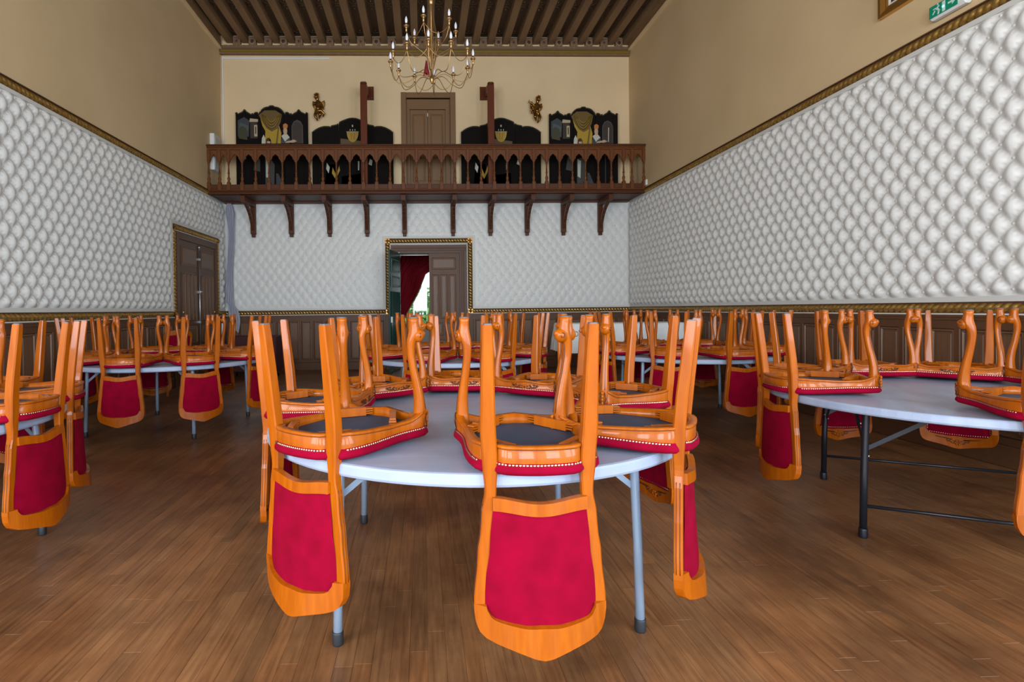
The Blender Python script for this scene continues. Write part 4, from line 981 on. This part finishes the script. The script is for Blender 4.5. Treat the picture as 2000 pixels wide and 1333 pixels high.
# back: crest rail, lower rail, upholstered panel
XT = [0, .025, .06, .10, .14, .172, .188, .198, .202, .204]; ZT = [1.0, .996, .985, .974, .965, .955, .942, .922, .905, .883]
XBt = [0, .05, .10, .14, .158, .166, .1675, .204]; ZBt = [.909, .911, .905, .899, .889, .873, .862, .862]
def slab(xs, zlo, zhi, th, m, mb, extra=0):
    rings = []
    for x in xs:
        a, b = zlo(x), zhi(x); r_ = []
        for z, d in ((a, -1), (b, -1), (b, 1), (a, 1)): r_.append((x, recl(z)+bow(x, z)+extra+d*th/2, z))
        rings.append(r_)
    mb.loft(rings, m, True, False)
q = MB(); xs_ = [-.204, -.2, -.195, -.188, -.18, -.17, -.1675]+list(np.linspace(-.166, .166, 29))+[.1675, .17, .18, .188, .195, .2, .204]
slab(xs_, lambda x: interp(abs(x), XBt, ZBt), lambda x: max(interp(abs(x), XT, ZT), interp(abs(x), XBt, ZBt)+.004), .030, m_wood, q); crest = cpart(q, 'crest_rail')
q = MB(); pf = lambda u, v: (u, recl(v)+bow(u, v)+.017, v)
for sx in (1, -1):
    curl(q, (sx*.022, .950), .015, 0, .9, m_groove, pf, sx=sx, th=.003); curl(q, (sx*.052, .940), .012, PI, -.8, m_groove, pf, sx=sx, th=.003); q.tube([pf(sx*u, v) for u, v in ((.03, .935), (.06, .930), (.09, .925), (.12, .918))], [.003, .004, .003, .0015], m_groove, 4)
for k in range(6): q.ell(pf(.013*math.cos(k*PI/3), .955+.013*math.sin(k*PI/3)), (.008, .006, .008), m_wood, 6, 4)
cpart(q, 'crest_carving', crest)
q = MB(); slab(np.linspace(-.145, .145, 17), lambda x: .533+.016*math.cos(x/.145*PI/2)**2, lambda x: .572+.014*math.cos(x/.145*PI/2)**2, .024, m_wood, q); cpart(q, 'lower_back_rail')
q = MB(); NX, NZ = 12, 14; zs_ = [.565, .60, .66, .72, .79, .87]; hs_ = [.142, .146, .153, .156, .166, .171]
for side in (-1, 1):
    rows = []
    for j in range(NZ+1):
        row = []
        for i in range(NX+1):
            u = -1+2*i/NX; x0 = u*interp(.58+.33*j/NZ, zs_, hs_); zt_ = interp(abs(x0), XBt, ZBt)+.004; z = .568+(zt_-.568)*j/NZ
            ed = min(1-abs(u), 2*j/NZ, 2*(1-j/NZ)); puff = min(1, ed*3.5)**.6
            row.append((x0, recl(z)+bow(x0, z)*.85+side*(.004+(.018 if side > 0 else .003)*puff), z))
        rows.append(row)
    if side > 0: rows = rows[::-1]
    q.loft(rows, m_velvet, False, True, closed=False)
cpart(q, 'back_panel')

def place_chair(c, a, r, twist, label, group, name='upturned_chair', first=[True]):
    """a = bearing from the table centre to the rear of the chair, seat pointing inwards"""
    a_ = R(a); x, y = c[0]+r*math.cos(a_), c[1]+r*math.sin(a_)
    o = ci if first[0] else copy_tree(ci); first[0] = False
    o.location = (x, y, .7385); o.rotation_euler = (R(2.0), 0, a_+PI-PI/2+R(twist)); tag(o, label, 'chair', group); return o

# ---------------------------------------------------------------- folding tables
TR = .949
def make_table(style):
    t = empty('round_table')
    q = MB(); q.lathe([(.02, .712), (TR-.06, .712), (TR-.05, .694), (TR-.012, .690), (TR-.004, .694), (TR, .702), (TR, .728), (TR-.004, .7345), (TR-.012, .737), (.02, .737)], m_ptop, (0, 0, 0), 96, smooth=False); q.build('tabletop', t)
    mm = m_steel if style == 'grey' else m_black; h = .579 if style == 'grey' else .55; ht = h-.016
    for sx in (-1, 1):
        for sy in (-1, 1):
            q = MB(); q.tube([(sx*h, sy*h, .02), (sx*(h*.99), sy*(h*.99), .35), (sx*ht, sy*ht, .66), (sx*ht, sy*ht, .712)], .0175, mm, 12)
            lg = q.build('leg', t)
            q = MB(); q.lathe([(.020, 0), (.0215, .006), (.0215, .045), (.0205, .05)], m_cap if style == 'grey' else m_black, (sx*h, sy*h, 0), 14); q.build('foot_cap', lg)
            q = MB(); z0 = .545 if style == 'grey' else .44; x_in = .18 if style == 'grey' else .30
            A, B = Vector((sx*(ht+.01), sy*ht, z0)), Vector((sx*(ht-x_in), sy*ht, .70)); N = Vector((0, .013, 0)); D = (B-A).normalized(); U_ = Vector((0, 1, 0)).cross(D)*.011
            q.loft([[p_-N*.25-U_, p_+N*.25-U_, p_+N*.25+U_, p_-N*.25+U_] for p_ in (A, B)], mm if style != 'grey' else m_steel)
            C_ = A.lerp(B, .55); q.loft([[p_-N*.5-U_*1.3, p_+N*.5-U_*1.3, p_+N*.5+U_*1.3, p_-N*.5+U_*1.3] for p_ in (C_, C_.lerp(B, .5))], m_steel if style == 'grey' else mm)
            for P_ in (A, C_, C_.lerp(B, .45)): q.ell(P_+Vector((0, -.009, 0)), (.007, .006, .007), m_steel2, 8, 4)
            q.build('brace', t)
        if style == 'black':
            for sy in (-1, 1):
                q = MB(); A, B = Vector((sx*ht, sy*(ht+.01), .47)), Vector((sx*ht, sy*(ht-.34), .70))
                q.loft([[p_+Vector((-.004, 0, -.013)), p_+Vector((.004, 0, -.013)), p_+Vector((.004, 0, .013)), p_+Vector((-.004, 0, .013))] for p_ in (A, B)], mm); q.ell(A+Vector((-.008, 0, 0)), (.007, .007, .007), m_steel2, 8, 4); q.build('side_brace', t)
        q = MB(); q.tube([(sx*ht, -ht, .700), (sx*ht, ht, .700)], .0150, mm, 10); q.build('leg_tube', t)
        if style == 'black':
            q = MB(); q.tube([(sx*(h-.003), -h, .17), (sx*(h-.003), h, .17)], .009, mm, 10); q.build('crossbar', t)
    q = MB()
    for sy in (-1, 1): q.box(-.60, .60, sy*.53-.02+sy*.03, sy*.53+.02+sy*.03, .690, .712, mm)
    q.build('apron_rail', t)
    return t
tg = make_table('grey'); tb = make_table('black')
def put_table(o, c, rz, label, group=None): o.location = (c[0], c[1], 0); o.rotation_euler = (0, 0, R(rz)); tag(o, label, 'table', group); return o
C1, C2, C3, C4, C5, C6 = (.235, 2.622), (-2.882, 2.73), (-2.76, 6.07), (.35, 6.08), (2.965, 6.08), (3.10, 3.06)
G = 'round folding tables with upturned chairs'
put_table(tg, C1, 1.3, 'round grey plastic folding table in the front centre, nearest the viewer', G)
put_table(copy_tree(tg), C2, -16, 'round grey plastic folding table at the left edge of the view', G)
put_table(copy_tree(tg), C3, -8, 'round grey plastic folding table at the far left, before the left wall door', G)
put_table(copy_tree(tg), C4, 2, 'round grey plastic folding table at the back, below the open door', G)
put_table(copy_tree(tg), C5, -10.5, 'round grey plastic folding table at the far right, before the white clothed buffet', G)
put_table(tb, C6, 62, 'round plastic folding table with black legs at the right edge of the view', G)

def seat_out(c, where, L):
    for a, r, tw, lab in L: place_chair(c, a, r, tw, 'upturned red chair on '+where+', '+lab, 'upturned chairs on '+where)
seat_out(C1, 'front centre table', [
    (-83, .965, -7, 'nearest, red back facing the viewer'), (-133.5, .955, 6, 'front left, red back turned left'), (-42, .968, 12, 'front right, back seen edge-on'),
    (13.5, .98, 2, 'right side'), (52, .995, 0, 'back right'), (89, 1.055, 0, 'back middle'), (129, 1.02, -2, 'back left'), (173, .96, -2, 'left side')])
seat_out(C2, 'left edge table', [(0, .975, -3, 'nearest the picture edge'), (37, .98, -12, 'second from the picture edge'), (80, .99, 0, 'farthest and mostly hidden')])
seat_out(C3, 'far left table', [(-91.5, .985, 6, 'near side, left of two'), (-51.5, .985, 0, 'near side, right of two'), (-10.5, .985, 0, 'right side, narrow back'),
    (36, .99, 0, 'far right one'), (82, .99, 0, 'far side, right of middle'), (127, .99, 0, 'far side, left of middle'), (175, .99, 0, 'left side'), (-138, .985, 0, 'near left corner')])
seat_out(C4, 'back middle table', [(-112.5, .985, 0, 'near side, left one'), (-67.5, .985, 0, 'near side, right one'), (-22.5, .985, 0, 'right side, nearer'), (22.5, .985, 0, 'right side, farther'),
    (67.5, .985, 0, 'far side, right one'), (112.5, .985, 0, 'far side, left one'), (157.5, .985, 0, 'left side, farther'), (-157.5, .985, 0, 'left side, nearer')])
seat_out(C5, 'far right table', [(-168, .985, 0, 'left side'), (-123.5, .985, 0, 'near side, left one'), (-84, .985, 0, 'near side, right one'), (-36, .985, 0, 'near right corner'),
    (8, .985, 0, 'right side'), (52, .985, 0, 'far right one'), (96, .985, 0, 'far side, middle one'), (143, .985, 0, 'far left one')])
seat_out(C6, 'black legged right table', [(172, .97, 2, 'left side, nearest whole one'), (127, .985, 0, 'far left one'), (84, .985, 0, 'far side, left of middle'),
    (44, .985, 0, 'far side, long carved rail showing'), (2, .985, 0, 'right side'), (-113, .975, 0, 'near side, cut by picture edge')])
# one chair standing on its legs by the left wall
o = copy_tree(ci); o.name = 'dining_chair'; o.location = (-3.72, 8.35, HS); o.rotation_euler = (0, PI, R(40)); tag(o, 'red velvet chair standing upright near the left wall door', 'chair')
if 'group' in o: del o['group']

# ---------------------------------------------------------------- buffet with a white cloth, burgundy covered bench
t = empty('buffet_table', (3.28, 9.0, 0)); tag(t, 'long dark buffet table under a white cloth at the back right', 'table')
q = MB(); q.box(-1.0, 1.0, -.35, .35, .96, .995, m_wains, .006); q.build('tabletop', t)
for sx in (-1, 1):
    for sy in (-1, 1): q = MB(); q.box(sx*.93-.03, sx*.93+.03, sy*.29-.03, sy*.29+.03, 0, .96, m_wains, .006); q.build('leg', t)
q = MB(); N_ = 60
rows = []
for k, (off, z, amp) in enumerate(((-.6, 1.0, 0), (-.05, 1.003, 0), (0, 1.0, .003), (.018, .96, .006), (.03, .85, .018), (.045, .7, .03), (.055, .52, .04))):
    row = []
    for j in range(N_):
        s_ = j/N_*4; e_ = int(s_); f = s_-e_; hx, hy = 1.0, .35
        cx_, cy_ = [(-hx+2*hx*f, -hy), (hx, -hy+2*hy*f), (hx-2*hx*f, hy), (-hx, hy-2*hy*f)][e_]
        if off < -.1: row.append((cx_*.05, cy_*.05, z)); continue
        d = Vector((cx_/hx, cy_/hy, 0)); d = Vector((math.copysign(abs(d.x)**6, d.x), math.copysign(abs(d.y)**6, d.y), 0)).normalized()
        zz_ = z
        if k >= 3: zz_ = 1.0-(1.0-z)*interp(cx_, [-1, -.75, -.3, .4, .75, 1], [.95, 1.0, .78, 1.0, .62, .40])
        o_ = off+amp*math.sin(j*1.9); row.append((cx_+d.x*o_, cy_+d.y*o_, zz_))
    rows.append(row)
q.loft(rows, m_cloth, False, True); o = q.build('tablecloth', None, (3.28, 9.0, 0)); tag(o, 'white cotton cloth draped over the buffet table at the back right', 'tablecloth')
t = empty('bench', (-3.22, 10.45, 0)); tag(t, 'low dark burgundy covered bench against the back wall at left', 'bench')
q = MB(); q.box(-.48, .46, -.25, .27, .12, .42, m_burg, .02); q.build('seat', t); q = MB(); q.box(-.48, .46, .15, .29, .42, .79, m_burg, .025); q.build('backrest', t)
q = MB(); q.box(.40, .48, -.25, .27, .12, .79, m_burg, .02); q.build('armrest', t)
for sx in (-1, 1):
    for sy in (-1, 1): q = MB(); q.tube([(sx*.4, sy*.2, 0), (sx*.4, sy*.2, .13)], .02, m_black, 8); q.build('leg', t)
